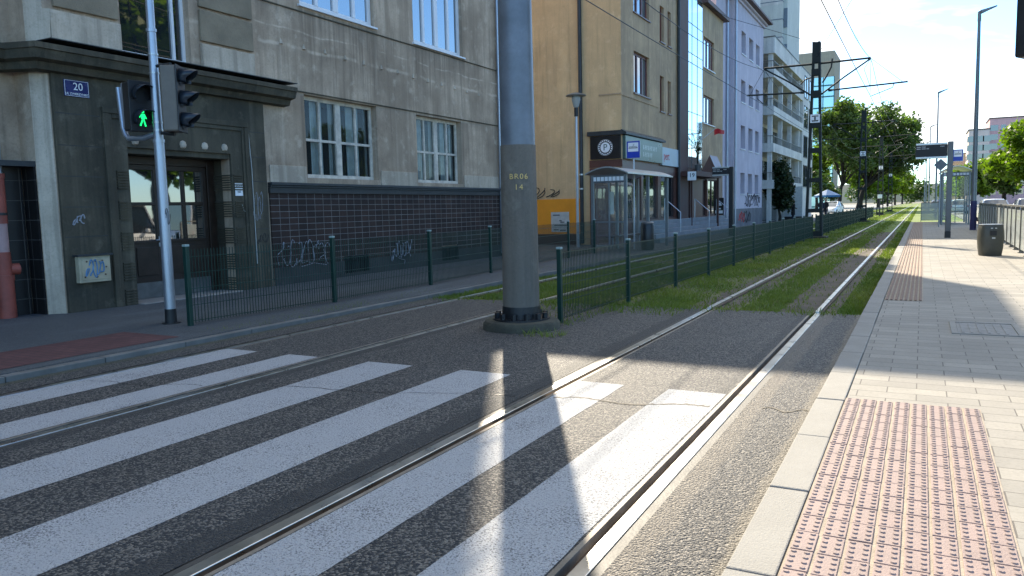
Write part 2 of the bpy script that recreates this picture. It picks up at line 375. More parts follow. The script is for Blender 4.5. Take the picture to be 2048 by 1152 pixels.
M['leaf_y'] = leaf('sun_tinted_linden_leaf', (.11, .18, .012), (.19, .26, .018), .5)  # brighter copy of the linden leaf, sunlight put into its colour
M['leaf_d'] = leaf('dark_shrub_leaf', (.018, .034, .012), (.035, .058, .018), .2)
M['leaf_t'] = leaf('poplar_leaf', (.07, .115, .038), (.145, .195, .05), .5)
M['bare'] = simple('bare_brown_soil', (.135, .11, .08), .95, var=.5, vs=3, bump=.8, bs=40)
M['turf'] = simple('mown_turf', (.16, .225, .04), .95, var=.35, vs=1.2, bump=.6, bs=30)
M['grass'] = leaf('grass_blade', (.135, .19, .036), (.25, .27, .065), .4, .5)
M['car_white'] = simple('white_car_paint', (.74, .75, .76), .25, .1, var=.05)
M['car_grey'] = simple('silver_car_paint', (.33, .35, .37), .28, .6, var=.08)
M['car_blue'] = simple('blue_car_paint', (.05, .09, .2), .25, .3, var=.08)
M['car_red'] = simple('red_car_paint', (.4, .03, .025), .25, .2, var=.08)
M['tyre'] = simple('tyre_rubber', (.015, .015, .015), .85)
M['tail'] = simple('tail_lamp', (.45, .02, .02), .25)
M['umbrella'] = simple('blue_canvas', (.01, .10, .26), .75, var=.2)
M['skin'] = simple('skin', (.52, .32, .24), .55, var=.1)
M['cloth_k'] = simple('black_cloth', (.013, .013, .016), .9, var=.3, vs=8)
M['cloth_n'] = simple('navy_cloth', (.025, .03, .05), .9, var=.3, vs=8)
M['hair'] = simple('dark_hair', (.02, .014, .01), .7)
M['green_em'] = emit('green_signal_led', (.01, 1.0, .22), .55)
M['led_txt'] = simple('led_text', (.55, .56, .56), .5)
M['hedge_g'] = M['leaf_d']
# ================================================================== SETTING
def sheet(name, mat, rects, z):
    b = MB()
    for x0, x1, y0, y1 in rects: b.quad((x0, y0, z), (x1, y0, z), (x1, y1, z), (x0, y1, z))
    return struct(b.build(name, mat, fixn=False))
RAILS = [(-6.95, 1), (-5.45, -1), (-2.69, 1), (-1.22, -1)]      # centre, side of the flange groove
YG = 11.1                                                       # where asphalt gives way to grass
sheet('ground', M['ground'], [(-1500, 1500, -300, 2500)], -.09)
xs = [-7.5]
for c, s in RAILS: xs += [c - .1, c + .1]
xs += [-.66]
sheet('tram_lane', M['asphalt'], [(xs[i], xs[i + 1], -14, YG) for i in range(0, len(xs), 2)], 0)
sheet('track_bed', M['soil'], [(-7.5, -.66, YG, 420)], -.035)
sheet('far_turf', M['turf'], [(-7.5, -.66, 42, 420)], -.028)
W = MB(); W.box(-60, -7.64, -14, 420, -.08, .06)
struct(W.build('sidewalk', M['asphalt_walk']))
b = MB(); y = -14.0
while y < 420:
    L = 1.0 if y < 40 else 12.0
    b.box(-7.635, -7.505, y, y + L - .008, -.1, .055 + .004 * math.sin(y * 3.1)); y += L
struct(b.build('sidewalk_kerb', M['kerb_dark'], bevel=.008))
sheet('red_paving', M['red_paver'], [(-8.9, -7.86, -6, 6.2)], .0645)
b = MB(); b.box(-.455, 2.62, -14, 58, -.08, .05); struct(b.build('platform', M['paver']))
b = MB(); y = -2.0; i = 0
while y < 58:
    j = rnd.uniform(-.004, .0025)
    b.box(-.655 + j, -.462 + j, y, y + .988, -.1, .056 + rnd.uniform(-.002, .002)); y += 1.0
struct(b.build('platform_kerb', M['kerb'], bevel=.008))
b = MB(); b.box(2.63, 2.8, -14, 140, -.08, .05); struct(b.build('road_kerb', M['kerb_dark']))
sheet('road', M['asphalt_road'], [(2.8, 7.2, -30, 420)], -.06)
b = MB(); b.box(7.2, 60, -30, 420, -.08, .04); struct(b.build('far_sidewalk', M['asphalt_walk']))
sheet('verge', M['turf'], [(-.66, 2.62, 58, 420)], -.01)

for x0, x1, y1, sd_ in ((-1.82, -1.28, 58, 1), (-1.16, -.97, 40, 2), (-2.62, -2.36, 46, 3), (-3.02, -2.76, 46, 4)):
    g = random.Random(sd_); b = MB(); yy = YG; pa, pc = x0, x1
    while yy < y1:
        na, nc = x0 + g.uniform(-.07, .09), x1 + (g.uniform(-.09, .03) if x1 not in (-1.28,) else 0)
        b.quad((pa, yy, -.031), (pc, yy, -.031), (nc, yy + .35, -.031), (na, yy + .35, -.031)); pa, pc = na, nc; yy += .35
    struct(b.build('bare_soil_strip', M['bare'], fixn=False))

# crosswalk stripes
for i, (x0, x1) in enumerate([(-6.9, -6.44), (-5.98, -5.56), (-4.9, -4.35), (-3.81, -3.27), (-2.58, -2.18), (-1.80, -1.33)]):
    b = MB(); n = 60; ed = []
    for k in range(n + 1):
        yy = -5 + (6.07 + 5) * k / n; ed.append((x0 + rnd.uniform(-.004, .0025), x1 + rnd.uniform(-.004, .0025), yy))
    for k in range(n): b.quad((ed[k][0], ed[k][2], .0025), (ed[k][1], ed[k][2], .0025), (ed[k + 1][1], ed[k + 1][2], .0025), (ed[k + 1][0], ed[k + 1][2], .0025))
    struct(b.build('crosswalk_stripe', M['white_paint'], fixn=False))
# irregular construction joints across the asphalt
for nm, x0, x1, y0, y1, w, mt in (('pale', -2.55, -1.36, 5.42, 5.6, .035, 'sealsand'), ('pale', -1.0, -.68, 5.72, 5.75, .035, 'sealsand'), ('dark', -5.3, -2.85, 4.75, 5.35, .012, 'black'), ('dark', -6.85, -5.6, 4.3, 4.6, .012, 'black')):
    b = MB(); n = 40; pr = None
    for k in range(n + 1):
        t = k / n; x = x0 + (x1 - x0) * t; yy = y0 + (y1 - y0) * t + .05 * math.sin(t * 9) + rnd.uniform(-.012, .012); ww = w * rnd.uniform(.5, 1.2)
        if pr: b.quad((pr[0], pr[1], .0036), (x, yy, .0036), (x, yy + ww, .0036), (pr[0], pr[1] + pr[2], .0036))
        pr = (x, yy, ww)
    struct(b.build('asphalt_joint', M[mt], fixn=False))

# rails
RN = ['rusty grooved tram rail beside the sidewalk kerb', 'grooved tram rail crossing the second white stripe', 'grooved tram rail running past the big pole shadow', 'bright grooved tram rail nearest the platform kerb']
for (c, s), lb in zip(RAILS, RN):
    t = thing('tram_rail', lb, 'rail', (c, 0, 0), 0, 'rails of the two tram tracks')
    b = MB()
    a, e = (-.048, .027) if s > 0 else (-.027, .048)
    b.box(a, e, -14, YG, -.09, .003); b.box(-.03, .03, YG, 420, -.09, .024)
    b.build('rail_head', M['steel'], t, bevel=.004)
    b = MB(); g0 = s * .03
    b.box(min(g0, s * .075), max(g0, s * .075), -14, YG, -.09, -.042)
    lp = MB(); lp.box(min(s * .072, s * .099), max(s * .072, s * .099), -14, YG, -.09, .001); lp.build('guard_lip', M['lip'], t)
    b.box(-.055, -.031, YG, 420, -.09, -.005); b.box(.031, .055, YG, 420, -.09, -.005)
    b.build('flange_groove', M['rust'], t)
    b = MB(); o = -s * .046
    b.box(min(o - s * .004, -s * .1), max(o - s * .004, -s * .1), -14, YG, -.09, -.004)
    b.build('sealing_strip', M['seal'], t)
# tactile field by the crossing : clay blister pavers on a sandy bed
t = thing('tactile_paving', 'red clay blister paving field at the crossing', 'paving'); t['kind'] = 'structure'
b = MB(); b.quad((-.46, -1, .0525), (.395, -1, .0525), (.395, 6.09, .0525), (-.46, 6.09, .0525)); b.build('sand_bed', M['grout'], t, fixn=False)
b = MB(); bl = MB(); rw = .2
for c in range(8):
    for r in range(34):
        x0 = -.455 + c * .1062; y1 = 6.075 - r * rw - (.006 * (c % 3)); y0 = y1 - rw
        if y1 < 1.5: continue
        dz = rnd.uniform(0, .003); tx = rnd.uniform(-.0015, .0015)
        b.box(x0 + .003 + tx, x0 + .095 + tx, y0 + .004, y1 - .004, .04, .0575 + dz)
        for i in range(2):
            for j in range(4):
                cx = x0 + .023 + .052 * i; cy = y0 + .028 + .048 * j; z = .0572 + dz
                vs = []; n = 8
                for k in range(n): a = 2 * math.pi * k / n; vs.append((cx + .0135 * math.cos(a), cy + .0125 * math.sin(a), z))
                for k in range(n): a = 2 * math.pi * k / n; vs.append((cx + .009 * math.cos(a), cy + .008 * math.sin(a), z + .0055))
                bl.add(vs, [(k, (k + 1) % n, n + (k + 1) % n, n + k) for k in range(n)] + [tuple(range(n, 2 * n))])
b.build('clay_pavers', M['tactile'], t, bevel=.003)
o = bl.build('blisters', M['tactile'], t, smooth=True); o['kind'] = 'stuff'
# guiding strip with ribs further along the platform
t = thing('guiding_paving', 'brown ribbed guiding strip along the platform edge', 'paving'); t['kind'] = 'structure'
b = MB(); b.quad((-.455, 12.45, .0535), (.05, 12.45, .0535), (.05, 57, .0535), (-.455, 57, .0535)); b.build('strip_bed', M['grout'], t, fixn=False)
b = MB()
for i in range(8):
    x = -.44 + i * .0625
    for q in range(15): b.box(x, x + .034, 12.47 + q * 3, 12.47 + q * 3 + 2.992, .04, .066)
b.build('ribs', M['tactile_dk'], t, bevel=.006)
# access cover
t = thing('access_cover', 'worn steel access cover set in the grey platform pavers', 'cover', (.66, 9.98, .051))
b = MB()
for x0, x1, y0, y1 in ((-.34, .34, -.47, -.41), (-.34, .34, .41, .47), (-.34, -.28, -.41, .41), (.28, .34, -.41, .41)): b.box(x0, x1, y0, y1, -.03, .009)
b.build('cover_frame', M['kerb'], t)
b = MB(); b.box(-.275, .275, -.405, .405, -.03, .0025)
for i in range(6): b.box(-.24 + i * .082, -.215 + i * .082, -.37, .37, .0045, .0085)
b.build('cover_plate', M['lid'], t)

# grass of the track bed
def blades(name, areas, mat, n, hmin, hmax, wmul, seed, near=11.0):
    g = np.random.default_rng(seed); vs = []; fs = []
    X = []; Y = []
    tot = sum((a[1] - a[0]) * (a[3] - a[2]) * a[4] for a in areas)
    for x0, x1, y0, y1, wt in areas:
        k = int(n * (x1 - x0) * (y1 - y0) * wt / tot); X.append(g.uniform(x0, x1, k)); Y.append(g.uniform(y0, y1, k))
    X = np.concatenate(X); Y = np.concatenate(Y); k = len(X)
    pn = np.sin(X * 2.1 + np.sin(Y * .9) * 2) * np.sin(Y * 1.3 + X) + g.normal(0, .5, k)
    keep = pn > -.75 + .0 * X; X = X[keep]; Y = Y[keep]; pn = pn[keep]; k = len(X)
    H = (hmin + (hmax - hmin) * g.random(k)) * np.where(pn > -.4, 1, .5)
    Wd = wmul * (.006 + .006 * g.random(k)) * np.maximum(1, Y / 14.0)
    A = g.uniform(0, 6.283, k); lx = g.normal(0, .5, k) * H; ly = g.normal(0, .5, k) * H
    dx = np.cos(A) * Wd; dy = np.sin(A) * Wd
    V = np.zeros((k, 3, 3)); V[:, 0] = np.stack([X - dx, Y - dy, np.full(k, -.035)], 1); V[:, 1] = np.stack([X + dx, Y + dy, np.full(k, -.035)], 1); V[:, 2] = np.stack([X + lx, Y + ly, H - .03], 1)
    me = bpy.data.meshes.new(name); me.from_pydata(V.reshape(-1, 3).tolist(), [], np.arange(3 * k).reshape(-1, 3).tolist()); me.materials.append(mat); me.update()
    o = bpy.data.objects.new(name, me); COL.objects.link(o); return o
ar = []
for y0, y1, wt in ((YG, 14, 3.2), (14, 20, 1.9), (20, 34, .8), (34, 60, .32), (60, 100, .14), (100, 200, .04)):
    for x0, x1, q in ((-7.5, -7.02, .9), (-6.88, -5.52, 1), (-5.38, -4.3, 1), (-4.3, -3.9, .6), (-3.9, -3.1, 1), (-3.1, -2.77, .3), (-2.61, -2.3, .3), (-2.3, -1.75, 1), (-1.75, -1.55, .16), (-1.55, -1.29, .04), (-1.15, -1.0, .1), (-1.0, -.67, 1.1)):
        ar.append((x0, x1, y0, y1, wt * q))
o = blades('track_grass', ar, M['grass'], 130000, .02, .062, 1.0, 3); tag(o, 'short green grass growing between the tram rails', 'grass', kind='stuff')
o = blades('kerb_weeds', [(-8.0, -7.62, 6.6, 9.5, 1.0), (-8.3, -7.66, 8.0, 11.6, .6), (-5.2, -3.9, 8.9, 11.1, .55), (-4.2, -3.7, 8.0, 8.3, 1.2), (-4.1, -2.95, 10.2, 11.1, .5), (-7.4, -.7, 10.75, 11.1, .35), (-7.4, -.7, 10.95, 11.15, .8), (-8.4, -7.7, 11.5, 22, .25)], M['grass'], 5200, .07, .13, 1.1, 9)
tag(o, 'weeds and moss tufts along the kerb and fence foot', 'weeds', kind='stuff')
b = MB(); n = 40; vs = [(-200, 900, -5)]
pts = []
for k in range(n + 1):
    x = -420 + 900 * k / n; z = 15 + 5 * math.sin(k * .35 + 1) + 3 * math.sin(k * .9); pts.append((x, z))
b = MB()
for k in range(n):
    (xa, za), (xb, zb) = pts[k], pts[k + 1]
    b.quad((xa, 800, -1), (xb, 800, -1), (xb, 850, zb), (xa, 850, za)); b.quad((xa, 850, za), (xb, 850, zb), (xb, 1100, -1), (xa, 1100, -1))
struct(b.build('hills', simple('wooded_hill', (.035, .07, .065), .95, var=.4, vs=.03), smooth=True))
# ================================================================== helpers for facades / text
def text_mesh(s, size, align='CENTER', ext=.002, spacing=1.0):
    c = bpy.data.curves.new('t', 'FONT'); c.body = s; c.size = size; c.align_x = align; c.align_y = 'CENTER'; c.extrude = ext; c.space_character = spacing; c.resolution_u = 3
    o = bpy.data.objects.new('t', c); COL.objects.link(o); dg = bpy.context.evaluated_depsgraph_get(); dg.update()
    me = bpy.data.meshes.new_from_object(o.evaluated_get(dg)); v = [tuple(x.co) for x in me.vertices]; f = [tuple(p.vertices) for p in me.polygons]
    bpy.data.objects.remove(o); bpy.data.curves.remove(c); bpy.data.meshes.remove(me); return v, f
def text_on(mb, s, size, org, right, up, m=0, off=.004, align='CENTER', ext=.002, spacing=1.0):
    v, f = text_mesh(s, size, align, ext, spacing); org = Vector(org); right = Vector(right); up = Vector(up); nrm = right.cross(up)
    mb.add([org + right * p[0] + up * p[1] + nrm * (p[2] + off) for p in v], f, m)
def PP(pl, u, v, d):                       # ('x',X) faces +X ; ('y',Y) faces -Y ; d = outward offset
    return (pl[1] + d, u, v) if pl[0] == 'x' else (u, pl[1] - d, v)
def pbox(mb, pl, u0, u1, v0, v1, d0, d1, m=0):
    if pl[0] == 'x': mb.box(pl[1] + d0, pl[1] + d1, u0, u1, v0, v1, m)
    else: mb.box(u0, u1, pl[1] - d1, pl[1] - d0, v0, v1, m)
def wallgrid(mb, pl, u0, u1, v0, v1, holes, depth, m=0):
    us = sorted({u0, u1, *[h[0] for h in holes], *[h[1] for h in holes]}); vs = sorted({v0, v1, *[h[2] for h in holes], *[h[3] for h in holes]})
    for i in range(len(us) - 1):
        for j in range(len(vs) - 1):
            a, b, c, d = us[i], us[i + 1], vs[j], vs[j + 1]; mu, mv = (a + b) / 2, (c + d) / 2
            if any(h[0] < mu < h[1] and h[2] < mv < h[3] for h in holes): continue
            mb.quad(PP(pl, a, c, 0), PP(pl, b, c, 0), PP(pl, b, d, 0), PP(pl, a, d, 0), m)
    for a, b, c, d in [h[:4] for h in holes]:
        for p, q in (((a, c), (a, d)), ((b, c), (b, d)), ((a, c), (b, c)), ((a, d), (b, d))):
            mb.quad(PP(pl, *p, 0), PP(pl, *q, 0), PP(pl, *q, -depth), PP(pl, *p, -depth), m)
def window(parent, pl, u0, u1, v0, v1, din, fm, gm, us=(), vs=(), fw=.06, mw=.05, back=None, name='window', sill=None, inner=True):
    f = MB(); d0, d1 = -din - .05, -din
    pbox(f, pl, u0, u1, v0, v0 + fw, d0, d1); pbox(f, pl, u0, u1, v1 - fw, v1, d0, d1)
    pbox(f, pl, u0, u0 + fw, v0 + fw, v1 - fw, d0, d1); pbox(f, pl, u1 - fw, u1, v0 + fw, v1 - fw, d0, d1)
    for t in us:
        w = mw if not isinstance(t, tuple) else t[1]; t = t if not isinstance(t, tuple) else t[0]
        pbox(f, pl, u0 + (u1 - u0) * t - w / 2, u0 + (u1 - u0) * t + w / 2, v0 + fw, v1 - fw, d0 - .002, d1 + .012)
    for t in vs: pbox(f, pl, u0 + fw, u1 - fw, v0 + (v1 - v0) * t - mw / 2, v0 + (v1 - v0) * t + mw / 2, d0 - .004, d1 + .006)
    o = f.build(name, fm, parent)
    g = MB(); g.quad(PP(pl, u0 + fw * .5, v0 + fw * .5, -din - .03), PP(pl, u1 - fw * .5, v0 + fw * .5, -din - .03), PP(pl, u1 - fw * .5, v1 - fw * .5, -din - .03), PP(pl, u0 + fw * .5, v1 - fw * .5, -din - .03))
    g.build('pane', gm, o, fixn=False)
    if back:
        c = MB(); pbox(c, pl, u0 - .1, u1 + .1, v0 - .1, v1 + .1, -din - .9, -din - .88); c.build('dark_room', M['dark_in'], o)
    if sill:
        s = MB(); pbox(s, pl, u0 - .06, u1 + .06, v0 - .045, v0 - .003, -din, sill[1]); s.build('sill', sill[0], o)
    return o

# ================================================================== GREY TENEMENT (left)
X0 = -11.6; F = ('x', X0)
B1 = thing('tenement_building', 'weathered grey plaster tenement with dark tiled base and wooden entrance door', 'building', (0, 0, 0))
HT = 17.0
holes = [(12.6, 15.05, 2.27, 4.02), (16.7, 18.9, 2.25, 3.99), (12.6, 15.1, 5.86, 7.7), (16.7, 19.1, 5.8, 7.6), (8.42, 9.78, 4.2, 6.3),
         (12.6, 15.1, 9.5, 11.3), (16.7, 19.1, 9.5, 11.3), (8.35, 10.5, .06, 2.66)]
b = MB(); wallgrid(b, F, 7.15, 21.2, .0, HT, holes, .22)
b.quad((X0, 7.15, 0), (X0 - .18, 6.98, 0), (X0 - .18, 6.98, HT), (X0, 7.15, HT), 1)      # splayed corner
b.quad((X0 - .18, 6.98, 0), (X0 - .55, 6.98, 0), (X0 - .55, 6.98, HT), (X0 - .18, 6.98, HT))
b.quad((X0 - .55, 6.98, 0), (X0 - .55, -14, 0), (X0 - .55, -14, HT), (X0 - .55, 6.98, HT))
b.quad((X0, 21.2, 0), (X0 - 14, 21.2, 0), (X0 - 14, 21.2, HT), (X0, 21.2, HT)); b.quad((X0 - 14, -14, 0), (X0 - 14, 21.2, 0), (X0 - 14, 21.2, HT), (X0 - 14, -14, HT))
b.quad((X0 - .55, -14, 0), (X0 - 14, -14, 0), (X0 - 14, -14, HT), (X0 - .55, -14, HT))
b.quad((X0, 6.62, HT), (X0 - 14, 6.62, HT), (X0 - 14, 21.2, HT), (X0, 21.2, HT)); b.quad((X0 - .55, -14, HT), (X0 - 14, -14, HT), (X0 - 14, 6.62, HT), (X0 - .55, 6.62, HT))
b.build('wall', [M['plaster'], M['plaster_l']], B1, fixn=False)
# plinth of dark tiles with dark render foot
b = MB(); wallgrid(b, ('x', X0 + .035), 11.46, 21.05, .42, 2.05, [(13.62, 14.5, .42, .52), (17.65, 18.5, .42, .55)], .06); b.quad((X0 + .035, 11.46, .42), (X0, 11.46, .42), (X0, 11.46, 2.05), (X0 + .035, 11.46, 2.05))
b.build('tiled_base', M['tile'], B1, fixn=False)
b = MB(); wallgrid(b, ('x', X0 + .05), 11.46, 21.05, .0, .42, [(13.62, 14.5, .13, .42), (17.65, 18.5, .13, .42)], .12); b.quad((X0 + .035, 11.46, .42), (X0 + .05, 11.46, .42), (X0 + .05, 21.05, .42), (X0 + .035, 21.05, .42)); b.build('base_render', M['plinth'], B1, fixn=False)
for y0, y1 in ((13.62, 14.5), (17.65, 18.5)):
    v = MB(); v.box(X0 + .002, X0 + .006, y0, y1, .13, .52)
    for i in range(5): v.box(X0 + .006, X0 + .02, y0 + .1 + i * .16, y0 + .13 + i * .16, .13, .52)
    v.build('cellar_vent', M['dark_in'], B1)
b = MB(); b.box(X0, X0 + .09, 11.44, 21.12, 2.05, 2.09); b.box(X0, X0 + .12, 11.44, 21.14, 2.093, 2.15); b.box(X0, X0 + .07, 11.44, 21.1, 1.93, 2.047, 1)
b.build('base_cornice', [M['zinc_d'], M['plinth']], B1, bevel=.006)
b = MB()
for y0, y1 in ((11.5, 12.55), (15.12, 16.62), (18.97, 21.0)): b.box(X0, X0 + .03, y0, y1, 2.153, 2.5)
b.each('plaster_block', M['plaster_l'], B1, bevel=.008)
b = MB(); b.box(X0, X0 + .025, 12.4, 21.1, 4.045, 4.07); b.box(X0, X0 + .025, 11.4, 21.1, 5.70, 5.725); b.box(X0, X0 + .02, 8.0, 21.1, 9.36, 9.38)
b.each('string_course', M['plaster_d'], B1)
# crumbling old render line with nail holes
b = MB()
for k in range(13):
    y = 12.0 + k * .66; z = 5.02 - .012 * k + rnd.uniform(-.02, .02); b.lathe((X0 + .002, y, z), [(.05, -.05), (.035, .0), (.02, .05)], n=6)
b.each('plaster_patch', M['plaster_l'], B1)
# ground floor windows : old peeling casements with net curtains behind
for (y0, y1, z0, z1) in (holes[0], holes[1]):
    w = window(B1, F, y0, y1, z0, z1, .16, M['old_frame'], M['clear_w'], us=(.25, (.5, .17), .75), vs=(.47,), fw=.085, mw=.055)
    c = MB(); n = 90
    for k in range(n):
        a, e = y0 + (y1 - y0) * k / n, y0 + (y1 - y0) * (k + 1) / n
        t = (k / n * 4) % 1
        if .45 < t < .78: continue
        q = lambda yy: X0 - .34 + .03 * math.sin(yy * 38) + .012 * math.sin(yy * 91)
        c.quad((q(a), a, z0), (q(e), e, z0), (q(e), e, z1), (q(a), a, z1))
    c.build('curtain', M['curtain'], w, fixn=False)
    c = MB(); c.box(X0 - 1.1, X0 - 1.08, y0 - .1, y1 + .1, z0 - .1, z1 + .1); c.box(X0 - 1.1, X0 - .23, y0 - .1, y0 - .08, z0 - .1, z1 + .1); c.box(X0 - 1.1, X0 - .23, y1 + .08, y1 + .1, z0 - .1, z1 + .1); c.build('dark_room', M['dark_in'], w)
for (y0, y1, z0, z1) in holes[2:4] + holes[5:7]:
    window(B1, F, y0, y1, z0, z1, .1, M['white_frame'], M['glass_blue'], us=(.25, (.5, .16), .75), fw=.11, mw=.09, sill=(M['white_frame'], .06))
y0, y1, z0, z1 = holes[4]; window(B1, F, y0, y1, z0, z1, .14, M['white_frame'], M['glass_dk'], us=(.82,), fw=.06, mw=.05)
# canopy over the ground floor entrance
prof = [(X0, 3.68), (X0 + .16, 3.70), (X0 + .2, 3.8), (X0 + .33, 3.83), (X0 + .37, 3.95), (X0 + .40, 3.96), (X0 + .40, 4.04), (X0, 4.11)]
b = MB(); n = len(prof); ring = []
for yy, sx in ((12.0, 0), (7.0, 0), (6.75, -.5), (-6, -.56)): ring.append([(p[0] + sx, yy - (p[0] - X0) * (1 if yy == 7.0 else .5 if yy == 6.75 else 0) * .6, p[1]) for p in prof])
vs = [p for r in ring for p in r]; fs = []
for r in range(3):
    for i in range(n): fs.append((r * n + i, r * n + (i + 1) % n, (r + 1) * n + (i + 1) % n, (r + 1) * n + i))
fs += [tuple(range(n)), tuple(range(3 * n, 4 * n))]; b.add(vs, fs); b.build('canopy', M['plaster_d'], B1)
b = MB(); b.box(X0, X0 + .405, 7.0, 12.0, 4.112, 4.125); b.build('canopy_flashing', M['zinc_d'], B1)
# sooty portal surround
b = MB(); P1 = ('x', X0 + .05); wallgrid(b, P1, 7.17, 11.38, .0, 3.7, [(8.35, 10.5, 0, 2.66)], .05); b.quad((X0, 11.38, 0), (X0 + .05, 11.38, 0), (X0 + .05, 11.38, 3.7), (X0, 11.38, 3.7)); b.quad((X0, 7.17, 0), (X0 + .05, 7.17, 0), (X0 + .05, 7.17, 3.7), (X0, 7.17, 3.7))
b.build('portal_wall', M['plaster_d'], B1, fixn=False)
b = MB()
for a0, a1, d in ((7.93, 8.03, .05), (8.03, 8.09, .03), (10.83, 10.93, .05), (10.77, 10.83, .03)): b.box(X0 + .05, X0 + .05 + d, a0, a1, .0, 3.17)
b.box(X0 + .05, X0 + .10, 7.93, 10.93, 3.173, 3.27); b.box(X0 + .05, X0 + .08, 8.093, 10.767, 3.1, 3.17)
b.each('portal_moulding', M['plaster_d'], B1, bevel=.008)
b = MB()
for z in (.75, 1.22, 1.68, 2.15, 2.62, 3.1):
    b.box(X0 + .045, X0 + .053, 7.19, 7.9, z, z + .014); b.box(X0 + .045, X0 + .053, 10.96, 11.36, z, z + .014)
b.each('portal_joint', M['plinth'], B1)
b = MB()                                  # fluting on both jambs and on the deep far reveal
for z0 in (2.25, 1.75, 1.25, .75, .3):
    for i in range(7):
        z = z0 - i * .045; b.box(X0 + .05, X0 + .075, 8.12, 8.33, z, z + .022); b.box(X0 - .42, X0 + .03, 10.47, 10.5, z, z + .022); b.box(X0 + .05, X0 + .075, 10.53, 10.74, z, z + .022)
b.each('fluting', M['plaster_d'], B1)
b = MB(); b.box(X0 - .47, X0 - .221, 10.505, 10.6, .06, 2.55); b.box(X0 - .47, X0 - .221, 8.25, 8.345, .06, 2.55); b.each('door_reveal', M['plaster_d'], B1)
b = MB(); b.box(X0 - .45, X0 + .0, 8.35, 10.5, 2.56, 2.66); b.box(X0 - .3, X0 + .03, 8.35, 10.5, 2.663, 2.86)
b.build('door_lintel', M['plaster_d'], B1, bevel=.01)
b = MB()
for y in (8.5, 8.97, 9.44, 9.91, 10.36): b.lathe((X0 + .03, y, 2.765), [(.02, -.075), (.06, -.05), (.075, 0), (.06, .05), (.02, .075)], n=12)
b.each('rosette', M['plaster_l'], B1, smooth=True)
DX = X0 - .45
b = MB(); b.box(DX - .5, DX - .48, 8.2, 10.6, .0, 2.7); b.build('dark_hall', M['dark_in'], B1)
b = MB(); b.box(DX - .06, DX + .03, 8.35, 8.62, .06, 2.56); b.box(DX - .06, DX + .03, 10.32, 10.5, .06, 2.56); b.box(DX - .06, DX + .03, 8.623, 10.317, 2.42, 2.56)
b.build('door_frame', M['wood'], B1, bevel=.006)
def leafdoor(y0, y1, cols):
    b = MB(); x0, x1 = DX - .05, DX; st = .09; zb, zm, zt = 1.1, 1.74, 2.42
    b.box(x0, x1, y0, y0 + st, .07, zt); b.box(x0, x1, y1 - st, y1, .07, zt); b.box(x0, x1, y0 + st, y1 - st, .07, zb); b.box(x0, x1, y0 + st, y1 - st, zt - .09, zt); b.box(x0 - .002, x1 + .002, y0 + st, y1 - st, zm - .03, zm + .03)
    ws = (y1 - y0 - 2 * st) / cols
    for i in range(1, cols): b.box(x0 - .003, x1 + .003, y0 + st + i * ws - .03, y0 + st + i * ws + .03, zb, zt - .09)
    b.box(x1, x1 + .02, y0 + .05, y1 - .05, zb - .05, zb)
    for i in range(cols): b.box(x1, x1 + .015, y0 + st + i * ws + .03, y0 + st + (i + 1) * ws - .03, .48, .98)
    o = b.build('door', M['wood'], B1, bevel=.006)
    g = MB(); g.quad((x0 + .02, y0 + st, zb), (x0 + .02, y1 - st, zb), (x0 + .02, y1 - st, zt - .09), (x0 + .02, y0 + st, zt - .09)); g.build('glass', M['door_glass'], o, fixn=False)
    k = MB(); k.box(x1, x1 + .006, y0 + .03, y1 - .03, .08, .36); k.build('kick_plate', M['kick'], o); return o
dl = leafdoor(8.625, 9.27, 1); dr = leafdoor(9.28, 10.315, 2)
b = MB(); b.box(DX, DX + .012, 9.2, 9.245, .98, 1.16); b.cyl((DX + .01, 9.222, 1.1), (DX + .05, 9.222, 1.1), .01, n=8); b.cyl((DX + .05, 9.222, 1.1), (DX + .05, 9.11, 1.1), .009, n=8); b.build('handle', M['galv'], dl)
b = MB(); b.box(DX - .02, X0 + .2, 8.36, 10.49, .0, .075); b.build('doorstep', M['kerb'], B1, bevel=.01)
# upper rough panels
b = MB()
for y0, y1, z0, z1 in ((9.98, 11.22, 5.25, 6.5), (9.98, 11.22, 4.65, 5.2), (7.3, 8.36, 4.68, 6.5)): b.box(X0, X0 + .06, y0, y1, z0, z1)
b.each('roughcast_panel', M['panel'], B1, bevel=.012)
b = MB()
for y0, y1, z0, z1 in ((9.98, 11.22, 4.13, 4.6), (7.22, 8.38, 4.13, 4.62)): b.box(X0, X0 + .075, y0, y1, z0, z1)
b.add([(X0 - .12, 7.03, 4.13), (X0 + .075, 7.2, 4.13), (X0 + .075, 7.22, 4.62), (X0 - .12, 7.03, 4.62)], [(0, 1, 2, 3)])
b.each('pale_block', M['plaster_l'], B1, bevel=.01)
b = MB(); b.box(X0 - .549, X0 - .51, -6, 6.94, .06, 2.3); b.build('black_tiles', M['tile_k'], B1); b = MB(); b.box(X0 - .505, X0 - .2, 6.945, 6.979, .06, 2.3); b.build('black_tiles', M['tile_r'], B1)
b = MB(); b.box(X0 - .549, X0 - .19, -6, 6.978, 2.3, 2.38); b.build('tile_flashing', M['zinc_d'], B1)
b = MB(); b.cyl((X0 + .09, 21.02, .15), (X0 + .09, 21.02, HT - .3), .06, n=14)
for z in (2.6, 4.4, 6.2, 8.0): b.cyl((X0 + .09, 21.02, z), (X0 + .09, 21.02, z + .05), .07, n=14)
b.tube([(X0 + .09, 21.02, .5), (X0 + .1, 21.02, .2), (X0 + .2, 21.05, .1)], .06, 12); b.build('drainpipe', M['galv'], B1, smooth=True)
